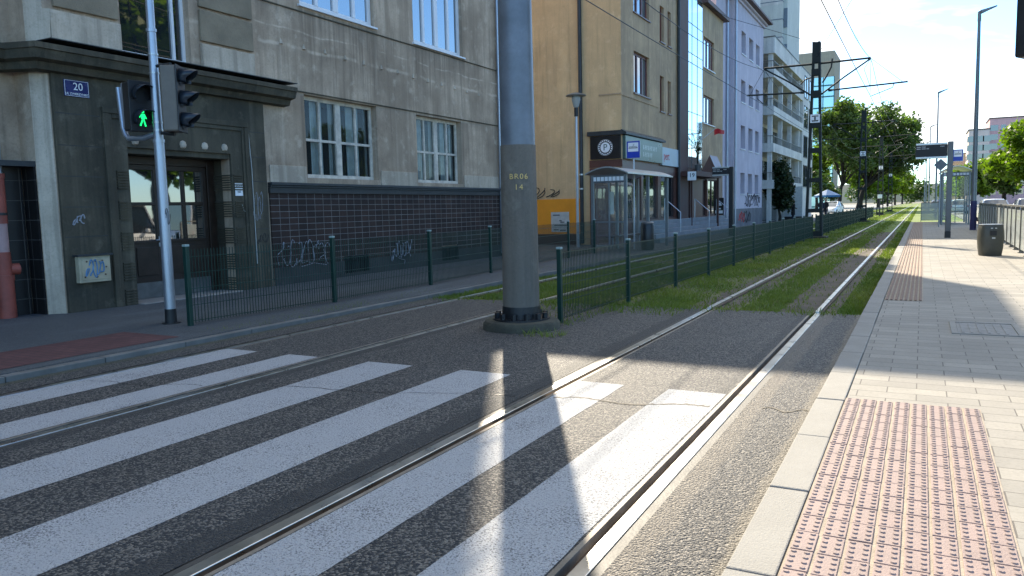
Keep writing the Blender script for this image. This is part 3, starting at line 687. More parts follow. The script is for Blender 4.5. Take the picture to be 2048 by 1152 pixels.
b = MB(); pts = [(X0 + .06, 10.76, 3.2), (X0 + .06, 10.95, 3.1), (X0 + .06, 10.99, 2.4), (X0 + .06, 11.0, .55)]; b.tube(pts, .009, 6); b.tube([(X0 + .06, 10.7, 1.72), (X0 + .06, 10.74, 1.58), (X0 + .06, 10.98, 1.56)], .006, 5); b.build('cable', M['paper'], B1)
# graffiti
def scrawl(mb, y0, z0, w, h, seed, n=7, r=.008, x=X0 + .075):
    g = random.Random(seed); y = y0
    for k in range(n):
        pts = []; ww = w / n
        ph = g.uniform(0, 6.28); a = g.uniform(.3, .55)
        for i in range(14):
            t = i / 13; pts.append((x, y + ww * (.5 + .75 * math.sin(t * 5.2 + ph) * g.uniform(.8, 1.1) * .8), z0 + h * (.5 + a * math.cos(t * (3.2 + k % 3) + ph) + .12 * math.sin(t * 9))))
        mb.tube(pts, r, 4); y += ww
b = MB(); scrawl(b, 11.55, .40, 1.55, .5, 5, 9); b.tube([(X0 + .075, 12.2, .4), (X0 + .075, 12.6, .45), (X0 + .075, 13.0, .38)], .008, 4); b.build('graffiti', M['spray'], B1); b = MB()
scrawl(b, 15.35, .36, .85, .4, 8, 7, .012); b.tube([(X0 + .075, 15.6, .36), (X0 + .075, 15.9, .28), (X0 + .075, 15.85, .18)], .008, 4); b.build('graffiti', M['spray'], B1)
b = MB(); scrawl(b, 7.34, 1.42, .18, .14, 3, 3, .012, X0 + .052); b.build('graffiti', M['spray'], B1); b = MB(); scrawl(b, 10.98, 1.4, .25, .5, 11, 4, .006, X0 + .052); b.build('graffiti', M['spray'], B1)
b = MB(); scrawl(b, 11.05, .95, .28, .2, 21, 4, .007, X0 + .052); b.build('graffiti', M['spray_d'], B1)

# things fixed to the tenement
t = thing('house_number_sign', 'navy enamel sign with the number 20 on the sooty wall', 'sign', (X0 + .055, 7.55, 3.495))
b = MB(); b.box(0, .012, -.2, .2, -.125, .125); b.build('plate', M['enamel'], t, bevel=.004)
b = MB(); text_on(b, '20', .16, (.012, .02, .025), (0, 1, 0), (0, 0, 1)); text_on(b, 'UL ZWIERZYNIEC', .046, (.012, 0, -.085), (0, 1, 0), (0, 0, 1)); b.build('lettering', M['sign_white'], t, fixn=False)
b = MB()
for a in ((-.19, .19, .112, .117), (-.19, .19, -.117, -.112), (-.19, -.185, -.11, .11), (.185, .19, -.11, .11)): b.box(.012, .0145, *a)
b.build('border', M['sign_white'], t)
t = thing('notice_plate', 'small white plate with black lettering beside the portal', 'sign', (X0 + .055, 10.64, 2.0))
b = MB(); b.box(0, .01, -.09, .09, -.125, .125); b.build('plate', M['sign_white'], t)
b = MB(); text_on(b, 'PZU', .075, (.01, 0, .05), (0, 1, 0), (0, 0, 1)); text_on(b, '161', .06, (.01, 0, -.05), (0, 1, 0), (0, 0, 1)); b.build('lettering', M['disp'], t, fixn=False)
t = thing('meter_cabinet', 'cream metal cabinet with blue paint smears on the wall', 'cabinet', (X0 + .05, 7.57, .72))
b = MB(); b.box(0, .1, -.26, .26, -.21, .2); b.build('body', M['box'], t, bevel=.008)
b = MB(); b.box(0, .135, -.29, .29, .203, .23); b.build('lid', M['zinc_d'], t)
b = MB(); b.box(.1, .108, -.22, .22, -.17, .165); b.build('door', M['box'], t, bevel=.004)
b = MB(); scrawl(b, -.16, -.12, .3, .24, 4, 5, .012, .11); b.build('paint_smear', M['bluepaint'], t)
b = MB()
for y, z in ((-.14, .12), (.0, .12), (.12, .12), (-.18, -.12), (.02, -.13), (.16, -.1), (.18, .02), (-.08, .1)): b.cyl((.105, y, z), (.114, y, z), .014, n=8)
b.build('bolts', M['rust'], t)
t = thing('red_standpipe', 'red and faded pink standpipe at the foot of the wall', 'pipe', (X0 - .38, 6.5, .06))
b = MB(); b.cyl((0, 0, 0), (0, 0, .62), .115, n=18); b.cyl((0, 0, .6), (0, 0, .98), .1, n=18); b.cyl((0, 0, .56), (0, 0, .64), .125, n=18); b.cyl((0, .08, .72), (.02, .2, .72), .085, n=14); b.build('lower_pipe', M['redpipe'], t, smooth=True)
b = MB(); b.cyl((0, 0, .95), (0, 0, 1.68), .09, n=18); b.build('middle_pipe', M['pinkpipe'], t, smooth=True)
b = MB(); b.cyl((0, 0, 1.4), (0, 0, 2.1), .1, n=18); b.cyl((0, 0, 2.06), (0, 0, 2.13), .11, n=18); b.build('red_sleeve', M['redpipe'], t, smooth=True)
b = MB(); b.cyl((0, 0, 2.13), (0, 0, 3.4), .085, n=18); b.build('upper_pipe', M['galv'], t, smooth=True)
b = MB(); b.cyl((0, 0, 1.52), (0, 0, 1.56), .108, n=18); b.build('strap', M['black'], t, smooth=True)
# ================================================================== STREET FURNITURE NEAR THE CAMERA
# --- big catenary pole on its footing
t = thing('catenary_pole', 'thick blue grey steel pole with grey band stencilled BR06 14', 'pole', (-4.46, 8.6, .0))
PR = .218
b = MB(); b.cyl((0, 0, 2.28), (-.02, 0, 9.2), PR - .004, PR - .03, n=40); b.build('shaft', M['pole_blue'], t, smooth=True)
b = MB(); b.cyl((0, 0, .28), (0, 0, 2.285), PR + .014, PR + .003, n=40); b.build('painted_band', M['pole_band'], t, smooth=True)
b = MB(); b.cyl((0, 0, .11), (0, 0, .285), PR + .03, PR + .022, n=40); b.cyl((0, 0, .10), (0, 0, .135), .36, n=40); b.build('base_collar', M['black'], t, smooth=True)
b = MB()
for k in range(12):
    a = 2 * math.pi * (k + .3) / 12; x, y = .31 * math.cos(a), .31 * math.sin(a); b.cyl((x, y, .13), (x, y, .205), .036, n=6); 
b.each('anchor_bolt', M['black'], t)
b = MB(); v, f = text_mesh('BR06', .092, ext=.0, spacing=1.2); a0 = math.atan2(-.888, .46)
def bend(v, z0): return [(( PR + .012) * math.cos(a0 + p[0] / PR), (PR + .012) * math.sin(a0 + p[0] / PR), z0 + p[1]) for p in v]
b.add(bend(v, 1.895), f); v, f = text_mesh('14', .092, ext=.0, spacing=1.25); b.add(bend(v, 1.765), f); b.build('lettering', M['gold'], t, fixn=False)
t = tag(MB().lathe((-4.46, 8.6, 0), [(.50, -.06), (.49, .07), (.46, .105), (.40, .115), (.0, .115)], n=40).build('concrete_footing', M['conc'], smooth=True), 'round mossy concrete footing under the thick grey pole', 'footing')

# --- traffic light on the left
t = thing('traffic_light', 'silver traffic light pole with lit green walking man', 'traffic light', (-9.0, 6.98, .06))
b = MB(); b.cyl((0, 0, 0), (0, 0, 2.45), .072, .066, n=24); b.cyl((0, 0, 2.45), (0, 0, 3.9), .062, .055, n=24); b.cyl((0, 0, 2.43), (0, 0, 2.47), .075, n=24); b.cyl((0, 0, 3.86), (0, 0, 3.9), .066, n=24); b.cyl((0, 0, 3.9), (0, 0, 4.9), .052, n=24); b.build('pole', M['galv'], t, smooth=True)
b = MB(); b.cyl((0, 0, 0), (0, 0, .2), .078, .074, n=24); b.cyl((0, 0, -.02), (0, 0, .012), .12, n=24); b.build('base_sleeve', M['black'], t, smooth=True)
b = MB()
for z in (2.58, 2.68, 3.32, 3.56): b.cyl((0, 0, z), (0, 0, z + .022), .066, n=20)
b.each('clamp', M['alu'], t)
# head: (centre, facing angle) ; local x = facing
def head(parent, c, ang, n, w, hh, dep, lit=None, name='signal_head', back=None):
    u = Vector((math.cos(ang), math.sin(ang), 0)); r = Vector((-math.sin(ang), math.cos(ang), 0)); z = Vector((0, 0, 1)); c = Vector(c)
    b = MB(); b.obox(c, u * dep / 2, r * w / 2, z * hh / 2); o = b.build(name, back or M['black_pl'], parent, bevel=.02)
    b = MB(); b.obox(c + u * (dep / 2 + .008), u * .008, r * (w / 2 + .01), z * (hh / 2 + .01)); b.build('front_plate', M['black_pl'], o, bevel=.006)
    for k in range(n):
        zz = hh / 2 - hh * (k + .5) / n; p = c + z * zz + u * (dep / 2 + .016); rad = min(w, hh / n) * .42
        b = MB(); N_ = 18; vs = []; fs = []
        for i in range(N_ + 1):
            a = R(-35) + R(250) * i / N_
            L = .22 * (.45 + .55 * max(0, math.sin(a)) ** .7)
            for q in (0, L): vs.append(p + u * q + rad * (math.cos(a) * r + math.sin(a) * z) - z * q * .12)
        for i in range(N_): fs.append((2 * i, 2 * i + 2, 2 * i + 3, 2 * i + 1))
        vo = b.add(vs, fs).build('visor', M['visor'], o, smooth=True); sm = vo.modifiers.new('thick', 'SOLIDIFY'); sm.thickness = .008
        b = MB(); vs = [p + u * .012 + rad * .93 * (math.cos(2 * math.pi * i / 24) * r + math.sin(2 * math.pi * i / 24) * z) for i in range(24)]; b.add(vs, [tuple(range(24))]); b.build('lens', M['black_pl'], o)
        if lit == k:
            b = MB(); q = p + u * .02; P = lambda a, h: q + r * a + z * h
            b.add([q + .02 * (math.cos(2 * math.pi * i / 10) * r + math.sin(2 * math.pi * i / 10) * z) + z * .088 for i in range(10)], [tuple(range(10))])
            b.add([P(-.022, .06), P(.024, .06), P(.03, 0), P(.012, -.015), P(-.018, -.015), P(-.026, 0)], [(0, 1, 2, 3, 4, 5)])
            b.add([P(-.018, -.018), P(.0, -.018), P(-.03, -.1), P(-.05, -.095)], [(0, 1, 2, 3)]); b.add([P(.0, -.018), P(.016, -.018), P(.04, -.1), P(.02, -.105)], [(0, 1, 2, 3)])
            b.add([P(.024, .055), P(.05, .0), P(.04, -.005), P(.018, .04)], [(0, 1, 2, 3)]); b.add([P(-.022, .055), P(-.05, .015), P(-.042, .006), P(-.018, .04)], [(0, 1, 2, 3)])
            b.build('green_man', M['green_em'], o, fixn=False)
    return o
head(t, (-.30, -.06, 2.91), R(-12), 2, .30, .64, .2, lit=1)
head(t, (.30, .02, 2.97), R(32), 3, .29, .84, .2, back=M['sig_back'])
b = MB(); b.tube([(0, 0, 2.55), (-.25, -.04, 2.5), (-.52, -.06, 2.51), (-.58, -.06, 2.56), (-.62, -.06, 2.66), (-.67, -.06, 3.2)], .036, 12); b.build('bracket', M['galv'], t, smooth=True)
b = MB(); b.box(-.56, -.44, -.12, .02, 2.62, 3.25); b.build('back_box', M['galv'], t, bevel=.03)
b = MB(); b.cyl((0, 0, 2.56), (.3, .02, 2.52), .022, n=10); b.cyl((0, 0, 3.42), (.3, .02, 3.42), .022, n=10); b.each('head_arm', M['black_pl'], t)
b = MB(); scrawl(b, -.03, 1.35, .07, .2, 6, 2, .004, .072); b.build('scribble', M['spray_d'], t)
# --- traffic light entering the top right corner
t = thing('traffic_light', 'dark traffic signal head cut off by the top right corner', 'traffic light', (1.32, 7.0, .05))
b = MB(); b.cyl((0, 0, 0), (0, 0, 3.9), .06, n=20); b.build('pole', M['galv'], t, smooth=True)
b = MB(); b.cyl((-.5, 0, 2.62), (0, 0, 2.62), .02, n=10); b.cyl((-.5, 0, 3.3), (0, 0, 3.3), .02, n=10); b.each('head_arm', M['black_pl'], t)
head(t, (-.555, 0, 2.97), R(62), 3, .32, .96, .22)

# --- mesh fences
def panel_mesh(L, H=.93):
    b = MB(); k = int(L / .05)
    for i in range(1, k): x = L * i / k; b.box(x - .0038, x + .0038, -.0035, .0035, .04, H + .03)
    for z in (.07, .28, .50, .71, .92):
        for s in (-.006, .006): b.box(0, L, s - .0032, s + .0032, z - .004, z + .004)
    return b
def fence(label, pts, H=1.0, z=.05):
    t = thing('mesh_fence', label, 'fence', (pts[0][0], pts[0][1], 0)); x0, y0 = pts[0]; cache = {}
    pb = MB(); pb.box(-.03, .03, -.03, .03, -.1, H); pb.box(-.034, .034, -.034, .034, H, H + .028, 1); pm = pb.build('post', [M['fence'], M['cap']], t, bevel=.004); first = True
    for i, (x, y) in enumerate(pts):
        po = pm if i == 0 else pm.copy()
        if i: COL.objects.link(po)
        po.location = (x - x0, y - y0, z)
        if i == len(pts) - 1: break
        dx, dy = pts[i + 1][0] - x, pts[i + 1][1] - y; L = math.hypot(dx, dy); a = math.atan2(dy, dx); key = round(L, 2)
        if key not in cache: o = panel_mesh(L - .06, H - .07).build('mesh_panel', M['fence'], t, fixn=False); cache[key] = o
        else: o = cache[key].copy(); COL.objects.link(o)
        o.location = (x - x0 + .03 * math.cos(a), y - y0 + .03 * math.sin(a), z); o.rotation_euler = (0, 0, a)
    return t
fence('green mesh fence between the dark tiled wall and the far track', [(-8.53, 6.91), (-8.40, 9.61), (-8.47, 12.5), (-8.7, 15.3), (-8.9, 17.9), (-9.0, 20.4), (-9.08, 22.6)], 1.06)
fence('long green mesh fence standing between the two tram tracks', [(-4.16 + .08 * min(1, k / 2), 9.13 + 2.55 * k) for k in range(10)] + [(-4.08, 34.7)], .97, .0)
fence('distant green mesh fence between the tracks beyond the lattice mast', [(-4.08, 36.0 + 2.6 * k) for k in range(18)], .97, .0)

# --- lattice catenary masts
def mast_parts(t):
    for s in (-1, 1):
        b = MB()
        for a, e, zz in ((.36, .13, (0, 8.2)),):
            xb0, xb1 = s * (a - .1), s * a; xt0, xt1 = s * .05, s * .15
            b.add([(xb0, -.13, 0), (xb1, -.13, 0), (xb1, .13, 0), (xb0, .13, 0), (xt0, -.1, 8.2), (xt1, -.1, 8.2), (xt1, .1, 8.2), (xt0, .1, 8.2)], [(0, 1, 2, 3), (4, 5, 6, 7), (0, 1, 5, 4), (1, 2, 6, 5), (2, 3, 7, 6), (3, 0, 4, 7)])
        b.build('channel', M['mast'], t, bevel=.01)
    b = MB()
    for z, hh in ((.12, .3), (1.15, .16), (2.45, .18), (3.7, .2), (4.75, .2), (6.05, .28), (6.95, .26), (7.75, .85)):
        w = .36 - .21 * z / 8.2
        for y in (-.137, .125): b.box(-w, w, y, y + .012, z - hh / 2, z + hh / 2)
    b.each('batten_plate', M['mast'], t)
    b = MB(); b.box(-.55, .55, -.4, .4, -.3, .06); b.build('mast_footing', M['conc'], t, bevel=.02)
    b = MB(); b.box(-.19, .19, -.16, -.15, 4.85, 5.2); b.box(-.13, .13, -.166, -.161, 4.9, 4.95, 1); b.box(-.13, .13, -.166, -.161, 5.1, 5.14, 1); b.box(-.03, .03, -.166, -.161, 4.96, 5.09, 1); b.build('number_plate', [M['sign_white'], M['sign_black']], t)
    for s in (-1, 1):
        tip = 2.08 if s > 0 else 2.12
        b = MB(); b.tube([(s * .15, 0, 7.3), (s * tip, 0, 7.32)], .042, 8); b.build('top_arm', M['mast'], t, smooth=True)
        b = MB(); b.tube([(s * .2, 0, 6.02), (s * 1.1, 0, 6.66), (s * tip, 0, 7.3)], .034, 8); b.build('strut', M['mast'], t, smooth=True)
        x1 = 3.45 if s > 0 else 2.85
        b = MB(); b.tube([(s * .52, 0, 6.16), (s * x1, 0, 6.24)], .035, 8); b.cyl((s * .48, 0, 6.16), (s * .62, 0, 6.16), .05, n=8); b.build('registration_arm', M['mast'], t, smooth=True)
        b = MB(); b.tube([(s * 2.95 if s > 0 else s * 2.4, 0, 6.2), (s * 2.9 if s > 0 else s * 2.4, 0, 6.06), (s * 2.1, 0, 5.78)], .018, 6); b.build('steady_arm', M['mast'], t, smooth=True)
        b = MB(); b.tube([(s * tip, 0, 7.3), (s * (tip - .25), 0, 6.9), (s * tip * .99, 0, 6.22)], .01, 5); b.tube([(s * tip, 0, 7.28), (s * tip, 0, 5.8)], .008, 5); b.tube([(s * tip, 0, 7.3), (s * x1 * .95, 0, 6.24)], .008, 5); b.each('hanger_wire', M['wire'], t)
    b = MB(); b.tube([(.62, 0, 7.45), (.58, 0, 7.1), (.4, 0, 6.75), (.25, 0, 6.5)], .035, 8); b.build('insulator', M['black'], t, smooth=True)
    b = MB(); b.tube([(-.62, 0, 6.5), (-.45, 0, 6.68), (-.2, 0, 6.75)], .03, 8); b.build('insulator', M['black'], t, smooth=True)
t = thing('lattice_mast', 'nearest dark green lattice mast carrying the tram wires on both sides', 'mast', (-4.1, 35.35, 0), 0, 'lattice masts between the tracks'); mast_parts(t)
for y, lb in ((63.5, 'second lattice mast along the fence, right behind the nearest one'), (91.5, 'third lattice mast in front of the big trees'), (119.5, 'farthest lattice mast down the grass track')):
    copy_tree(t, (-4.0, y, 0), label=lb)
# --- overhead wires
def catenary(x, z, sag, lab, name='overhead_wire', r=.011, drop=None):
    b = MB(); pts = []; y = -12.0; ms = [-19.4, 8.0, 35.35, 63.5, 91.5, 119.5, 147.5]
    while y <= 147:
        k = max(i for i in range(len(ms) - 1) if ms[i] <= y); u = (y - ms[k]) / (ms[k + 1] - ms[k]); pts.append((x, y, z - sag * 4 * u * (1 - u))); y += 1.5
    b.tube(pts, r, 5)
    o = b.build(name, M['wire'], smooth=True); return tag(o, lab, 'wire', 'overhead tram wires')
catenary(-2.0, 7.27, .75, 'upper supporting wire over the near track'); catenary(-2.0, 5.78, .05, 'lower contact wire over the near track')
catenary(-6.22, 7.27, .75, 'upper supporting wire over the far track'); catenary(-6.22, 5.78, .05, 'lower contact wire over the far track')
for lab, pts in (('slack span wire running from mast top up over the street', [(-4.1, 35.35, 7.6), (-1.2, 24, 8.2), (1.5, 12, 9.0)]), ('span wire between the yellow building and the lattice mast', [(-10.1, 33.0, 11.0), (-7.5, 34.2, 9.4), (-4.15, 35.3, 8.15)])):
    tag(MB().tube(pts, .009, 5).build('span_wire', M['wire'], smooth=True), lab, 'wire')

# --- platform : display, stop sign, lamp, bin, barrier
def display(loc, label, post_m, h, s, x0, x1, z0, z1, scr):
    t = thing('info_display', label, 'display', loc)
    b = MB(); b.box(-.095, .095, -.1, .1, .25, h); b.build('post', post_m, t, bevel=.02)
    b = MB(); b.box(-.1, .1, -.105, .105, -.03, .25); b.build('post_foot', M['black_pl'], t, bevel=.015)
    b = MB(); b.box(x0, x1, -.09, .09, z0, z1); sc = b.build('screen_case', scr, t, bevel=.015)
    b = MB(); b.box(x0 + .01, x1 - .01, -.1, .1, z1 - .002, z1 + .07); b.box(x0 + .01, x1 - .01, -.1, .1, z0 - .07, z0 + .002); b.each('case_rim', M['alu'], sc, bevel=.01)
    b = MB(); w = x1 - x0
    for xx, zz, ww in ((.04, .065, .34), (.04, .135, .44), (w - .24, .065, .15)):
        for q in range(int(ww / .028)):
            if q % 6 != 5: b.box(x0 + xx + q * .028, x0 + xx + q * .028 + .02, -.0925, -.09, z1 - zz - .018 * rnd.uniform(.7, 1.2), z1 - zz + .016)
    b.build('lettering', M['led_txt'], sc, fixn=False)
    return t
display((.88, 33.7, .05), 'grey departure display post standing on the sunlit platform', M['disp'], 3.62, -1, -1.17, -.1, 3.08, 3.52, M['screen'])
display((-7.75, 36.1, .06), 'black departure display post behind the green fence', M['black_pl'], 3.15, -1, -.86, -.1, 2.82, 3.1, M['screen'])
def stop_sign(loc, label, w, h, pole=None, s=1):
    t = thing('tram_stop_sign', label, 'sign', loc, 0, 'blue tram stop signs')
    b = MB(); b.box(-w / 2, w / 2, -.012, .012, -h / 2, h / 2); b.build('panel', M['sign_blue'], t, bevel=.004)
    b = MB(); b.box(-w / 2 - .012, w / 2 + .012, .0, .016, -h / 2 - .012, h / 2 + .012); b.build('edge', M['alu'], t)
    b = MB(); b.box(-w * .4, w * .4, -.017, -.0125, -h * .12, h * .42); b.build('white_field', M['sign_white'], t)
    b = MB(); c = h * .12
    b.box(-w * .27, w * .27, -.021, -.0175, c - h * .05, c + h * .03)
    b.box(-w * .3, w * .3, -.021, -.0175, c + h * .06, c + h * .075)
    for i in range(5): b.box(-w * .22 + i * w * .1, -w * .16 + i * w * .1, -.0235, -.0215, c - h * .03, c + h * .015, 1)
    b.tube([(-w * .04, -.02, c + h * .08), (w * .06, -.02, c + h * .14), (w * .0, -.02, c + h * .2), (w * .1, -.02, c + h * .2)], .006, 4)
    b.box(-w * .34, -w * .29, -.021, -.0175, c - h * .05, c + h * .01); b.box(w * .29, w * .34, -.021, -.0175, c - h * .05, c + h * .01)
    b.build('tram_symbol', [M['sign_black'], M['sign_white']], t)
    if pole: b = MB(); b.cyl((0, .045, pole), (0, .045, h / 2 + .02), .028, n=12); b.build('pole', M['galv'], t, smooth=True)
    else: b = MB(); b.box(-w / 2 - .12, -w / 2, .0, .03, -.02, .02); b.build('bracket', M['alu'], t)
    return t
stop_sign((1.13, 33.72, 3.14), 'blue tram stop sign fixed beside the departure display post', .33, .42)
stop_sign((-8.61, 25.0, 3.40), 'blue tram stop sign on a slim post above the left shelter roof', .45, .55, -3.35)
def street_lamp(loc, label, h, armx, armz, r0=.105, wrap=False, rz=0):
    t = thing('street_lamp', label, 'lamp', loc, rz, 'street lamps along the platform')
    b = MB(); b.cyl((0, 0, 0), (-.06, 0, h - .25), r0, r0 * .5, n=18); b.cyl((-.06, 0, h - .45), (-.06, 0, h - .1), r0 * .62, r0 * .6, n=14); b.build('pole', M['lamp'], t, smooth=True)
    if wrap: b = MB(); b.cyl((0, 0, 0), (0, 0, 1.36), r0 + .012, r0 + .006, n=18); b.build('painted_base', M['lamp_blue'], t, smooth=True)
    b = MB(); a = Vector((-.12, 0, h - .08)); e = Vector((armx, 0, h + armz)); d = (e - a).normalized(); u = Vector((-d.z, 0, d.x)); y = Vector((0, 1, 0)); st = [(0, .06, .05), (.18, .11, .075), (.5, .1, .05), (1, .07, .022)]
    vs = []
    for q, wy, hz in st:
        p = a + (e - a) * q
        for s1, s2 in ((-1, -1), (1, -1), (1, 1), (-1, 1)): vs.append(p + s1 * wy * y + s2 * hz * u)
    fs = [(0, 1, 2, 3), (12, 13, 14, 15)]
    for r_ in range(3):
        for i in range(4): fs.append((r_ * 4 + i, r_ * 4 + (i + 1) % 4, r_ * 4 + 4 + (i + 1) % 4, r_ * 4 + 4 + i))
    b.add(vs, fs); b.build('lamp_head', M['lamp'], t, bevel=.015); return t
l1 = street_lamp((2.12, 42, .05), 'tall street lamp with a dark blue base on the platform', 9.95, .62, .15, .125, True)
l2 = street_lamp((.95, 71, 0), 'second tall street lamp, slimmer, beyond the platform end', 10.0, .62, .2, .09)
for x, y, lb in ((.66, 103, 'third street lamp in the receding row, behind the display'), (.45, 131, 'fourth street lamp in the receding row'), (.3, 160, 'fifth and farthest street lamp in the receding row')): copy_tree(l2, (x, y, 0), label=lb)
t = thing('litter_bin', 'dark olive barrel shaped litter bin on the platform', 'bin', (1.56, 23.1, .05), R(10))
b = MB(); b.lathe((0, 0, 0), [(.235, 0), (.25, .02), (.275, .2), (.29, .42), (.283, .62), (.262, .76), (.255, .785), (.0, .785)], n=44, sq=.45); b.build('body', M['bin'], t, smooth=True)
b = MB(); b.lathe((0, 0, .772), [(.262, 0), (.268, .012), (.262, .024), (.2, .03), (.0, .03)], n=44, sq=.45); b.build('rim', M['disp'], t, smooth=True)
b = MB()
for x in (-.045, .045): b.box(x - .02, x + .02, -.30, -.26, .69, .715)
b.box(-.035, .035, -.302, -.26, .44, .475); b.each('slot_label', M['alu'], t)
b = MB(); b.box(-.08, .06, -.304, -.26, .52, .64); b.build('opening', M['black'], t)
t = thing('glass_barrier', 'grey posted barrier with pale glass panels along the platform back', 'barrier', (2.3, 22.0, .05))
pts = [(2.3 + .012 * k * 1.45, 21.3 + 1.45 * k) for k in range(18)]
pb = MB(); pb.box(-.05, .05, -.03, .03, 0, 1.2); pb.box(-.08, .08, -.06, .06, 0, .02); p0 = pb.build('post', M['barrier'], t, bevel=.006); g0 = None
for i, (x, y) in enumerate(pts):
    po = p0 if i == 0 else p0.copy()
    if i: COL.objects.link(po)
    po.location = (x - 2.3, y - 22.0, 0)
    if i < len(pts) - 1:
        if g0 is None: q = MB(); q.box(-.008, .008, .07, 1.38, .1, 1.12); g0 = q.build('glass_panel', M['frost'], t); go = g0
        else: go = g0.copy(); COL.objects.link(go)
        go.location = (x - 2.3, y - 22.0, 0)
b = MB(); b.obox(((pts[0][0] + pts[-1][0]) / 2 - 2.3, (pts[0][1] + pts[-1][1]) / 2 - 22.0, 1.23), ((pts[-1][0] - pts[0][0]) / 2, (pts[-1][1] - pts[0][1]) / 2, 0), (.045, 0, 0), (0, 0, .022)); b.build('top_rail', M['barrier'], t)
t = thing('glass_railing', 'pale glass railing closing the far end of the platform', 'railing', (.8, 58.5, .05))
b = MB(); b.box(-.85, .75, -.008, .008, .08, 1.25); b.build('glass_panel', M['frost'], t)
b = MB(); b.box(-.85, .75, -.025, .025, 1.25, 1.29); b.box(-.88, -.84, -.025, .025, 0, 1.25); b.box(.74, .78, -.025, .025, 0, 1.25); b.each('railing_bar', M['barrier'], t)
t = thing('road_sign', 'back of a diamond shaped road sign on a thin post', 'sign', (.8, 47.0, .05))
b = MB(); b.add([(0, 0, 2.95), (.33, 0, 3.28), (0, 0, 3.61), (-.33, 0, 3.28), (0, .02, 2.95), (.33, .02, 3.28), (0, .02, 3.61), (-.33, .02, 3.28)], [(0, 1, 2, 3), (4, 5, 6, 7), (0, 1, 5, 4), (1, 2, 6, 5), (2, 3, 7, 6), (3, 0, 4, 7)]); b.build('panel', M['pole_blue'], t)
b = MB(); b.cyl((0, .05, 0), (0, .05, 3.5), .03, n=10); b.build('post', M['galv'], t, smooth=True)
# --- shelters
def shelter(loc, label, W_, L, zr, rise, group='tram stop shelters', band=True):
    t = thing('tram_shelter', label, 'shelter', loc, 0, group); n = 12
    prof = [(-.16 + (W_ + .32) * i / n, zr + rise * math.sin(math.pi * i / n)) for i in range(n + 1)]; poly = prof + [(p[0], p[1] - .04) for p in reversed(prof)]
    b = MB(); b.prism(poly, 'y', -.25, L + .25); b.build('roof', M['alu'], t, smooth=True)
    b = MB(); b.box(-.02, W_ + .02, -.03, .03, zr - .3, zr - .05); fb = b.build('fascia', M['disp'], t)
    b = MB()
    for i in range(8): b.box(.03 + (W_ - .06) * i / 8, .03 + (W_ - .06) * (i + .82) / 8, -.036, -.031, zr - .24, zr - .11)
    b.build('line_number_tiles', M['sign_white'], fb)
    for x in (0, W_):
        for y in (0, L / 2, L):
            b = MB(); b.box(x - .05, x + .05, y - .04, y + .04, 0, zr - .05); b.build('post', M['lamp'], t, bevel=.008)
    b = MB(); b.quad((.06, 0, .15), (W_ - .06, 0, .15), (W_ - .06, 0, zr - .32), (.06, 0, zr - .32)); b.build('end_glass', M['clear'], t, fixn=False)
    b = MB(); b.quad((.06, L, .15), (W_ - .06, L, .15), (W_ - .06, L, zr - .32), (.06, L, zr - .32)); b.build('end_glass', M['clear'], t, fixn=False)
    b = MB(); b.quad((0, .06, .15), (0, L - .06, .15), (0, L - .06, zr - .1), (0, .06, zr - .1)); b.build('back_glass', M['clear'], t, fixn=False)
    b = MB(); b.box(.06, W_ - .06, -.02, .02, .95, .99); b.box(.5 * W_ - .02, .5 * W_ + .02, -.021, .021, .1, zr - .3); b.each('glazing_bar', M['lamp'], t)
    b = MB(); b.box(.15, .5, L * .15, L * .85, .45, .49); b.build('bench_seat', M['wood'], t)
    b = MB(); b.box(.3, .34, L * .2, L * .2 + .04, 0, .45); b.box(.3, .34, L * .8, L * .8 + .04, 0, .45); b.each('bench_leg', M['lamp'], t)
    b = MB(); b.box(.08, .11, L * .3, L * .3 + .3, 1.2, 1.95); b.build('timetable', M['paper'], t); return t
shelter((-9.28, 23.0, .06), 'glass tram shelter with curved roof in front of the brown shopfront', 1.1, 4.4, 2.5, .2)
shelter((1.0, 51.0, .05), 'tram shelter with curved roof at the far end of the platform', 1.35, 5.5, 3.05, .3)
t = thing('waste_basket', 'black waste basket standing in the left tram shelter', 'bin', (-8.0, 24.6, .06))
b = MB(); b.lathe((0, 0, 0), [(.2, 0), (.22, .1), (.22, .8), (.2, .86), (.0, .86)], n=20); b.build('body', M['black_pl'], t, smooth=True)
b = MB(); b.lathe((0, 0, .86), [(.215, 0), (.22, .03), (.18, .07), (.0, .08)], n=20); b.build('lid', M['disp'], t, smooth=True)
# --- disc lantern before the yellow wall
t = thing('lantern_post', 'slim grey lantern post with a flat disc shade', 'lamp', (-11.05, 25.9, .06))
b = MB(); b.cyl((0, 0, 0), (0, 0, 4.75), .055, .045, n=14); b.build('post', M['galv'], t, smooth=True)
b = MB(); b.cyl((0, 0, 4.7), (0, 0, 5.0), .075, n=12); b.build('lamp_socket', M['black'], t, smooth=True)
b = MB(); b.lathe((0, 0, 5.0), [(.05, 0), (.1, .05), (.16, .3), (.14, .42), (.0, .42)], n=16); b.build('lantern_glass', M['frost'], t, smooth=True)
b = MB(); b.lathe((0, 0, 5.42), [(.0, -.01), (.36, -.005), (.37, .015), (.3, .05), (.1, .11), (.0, .12)], n=28); b.build('disc_shade', M['lamp'], t, smooth=True)
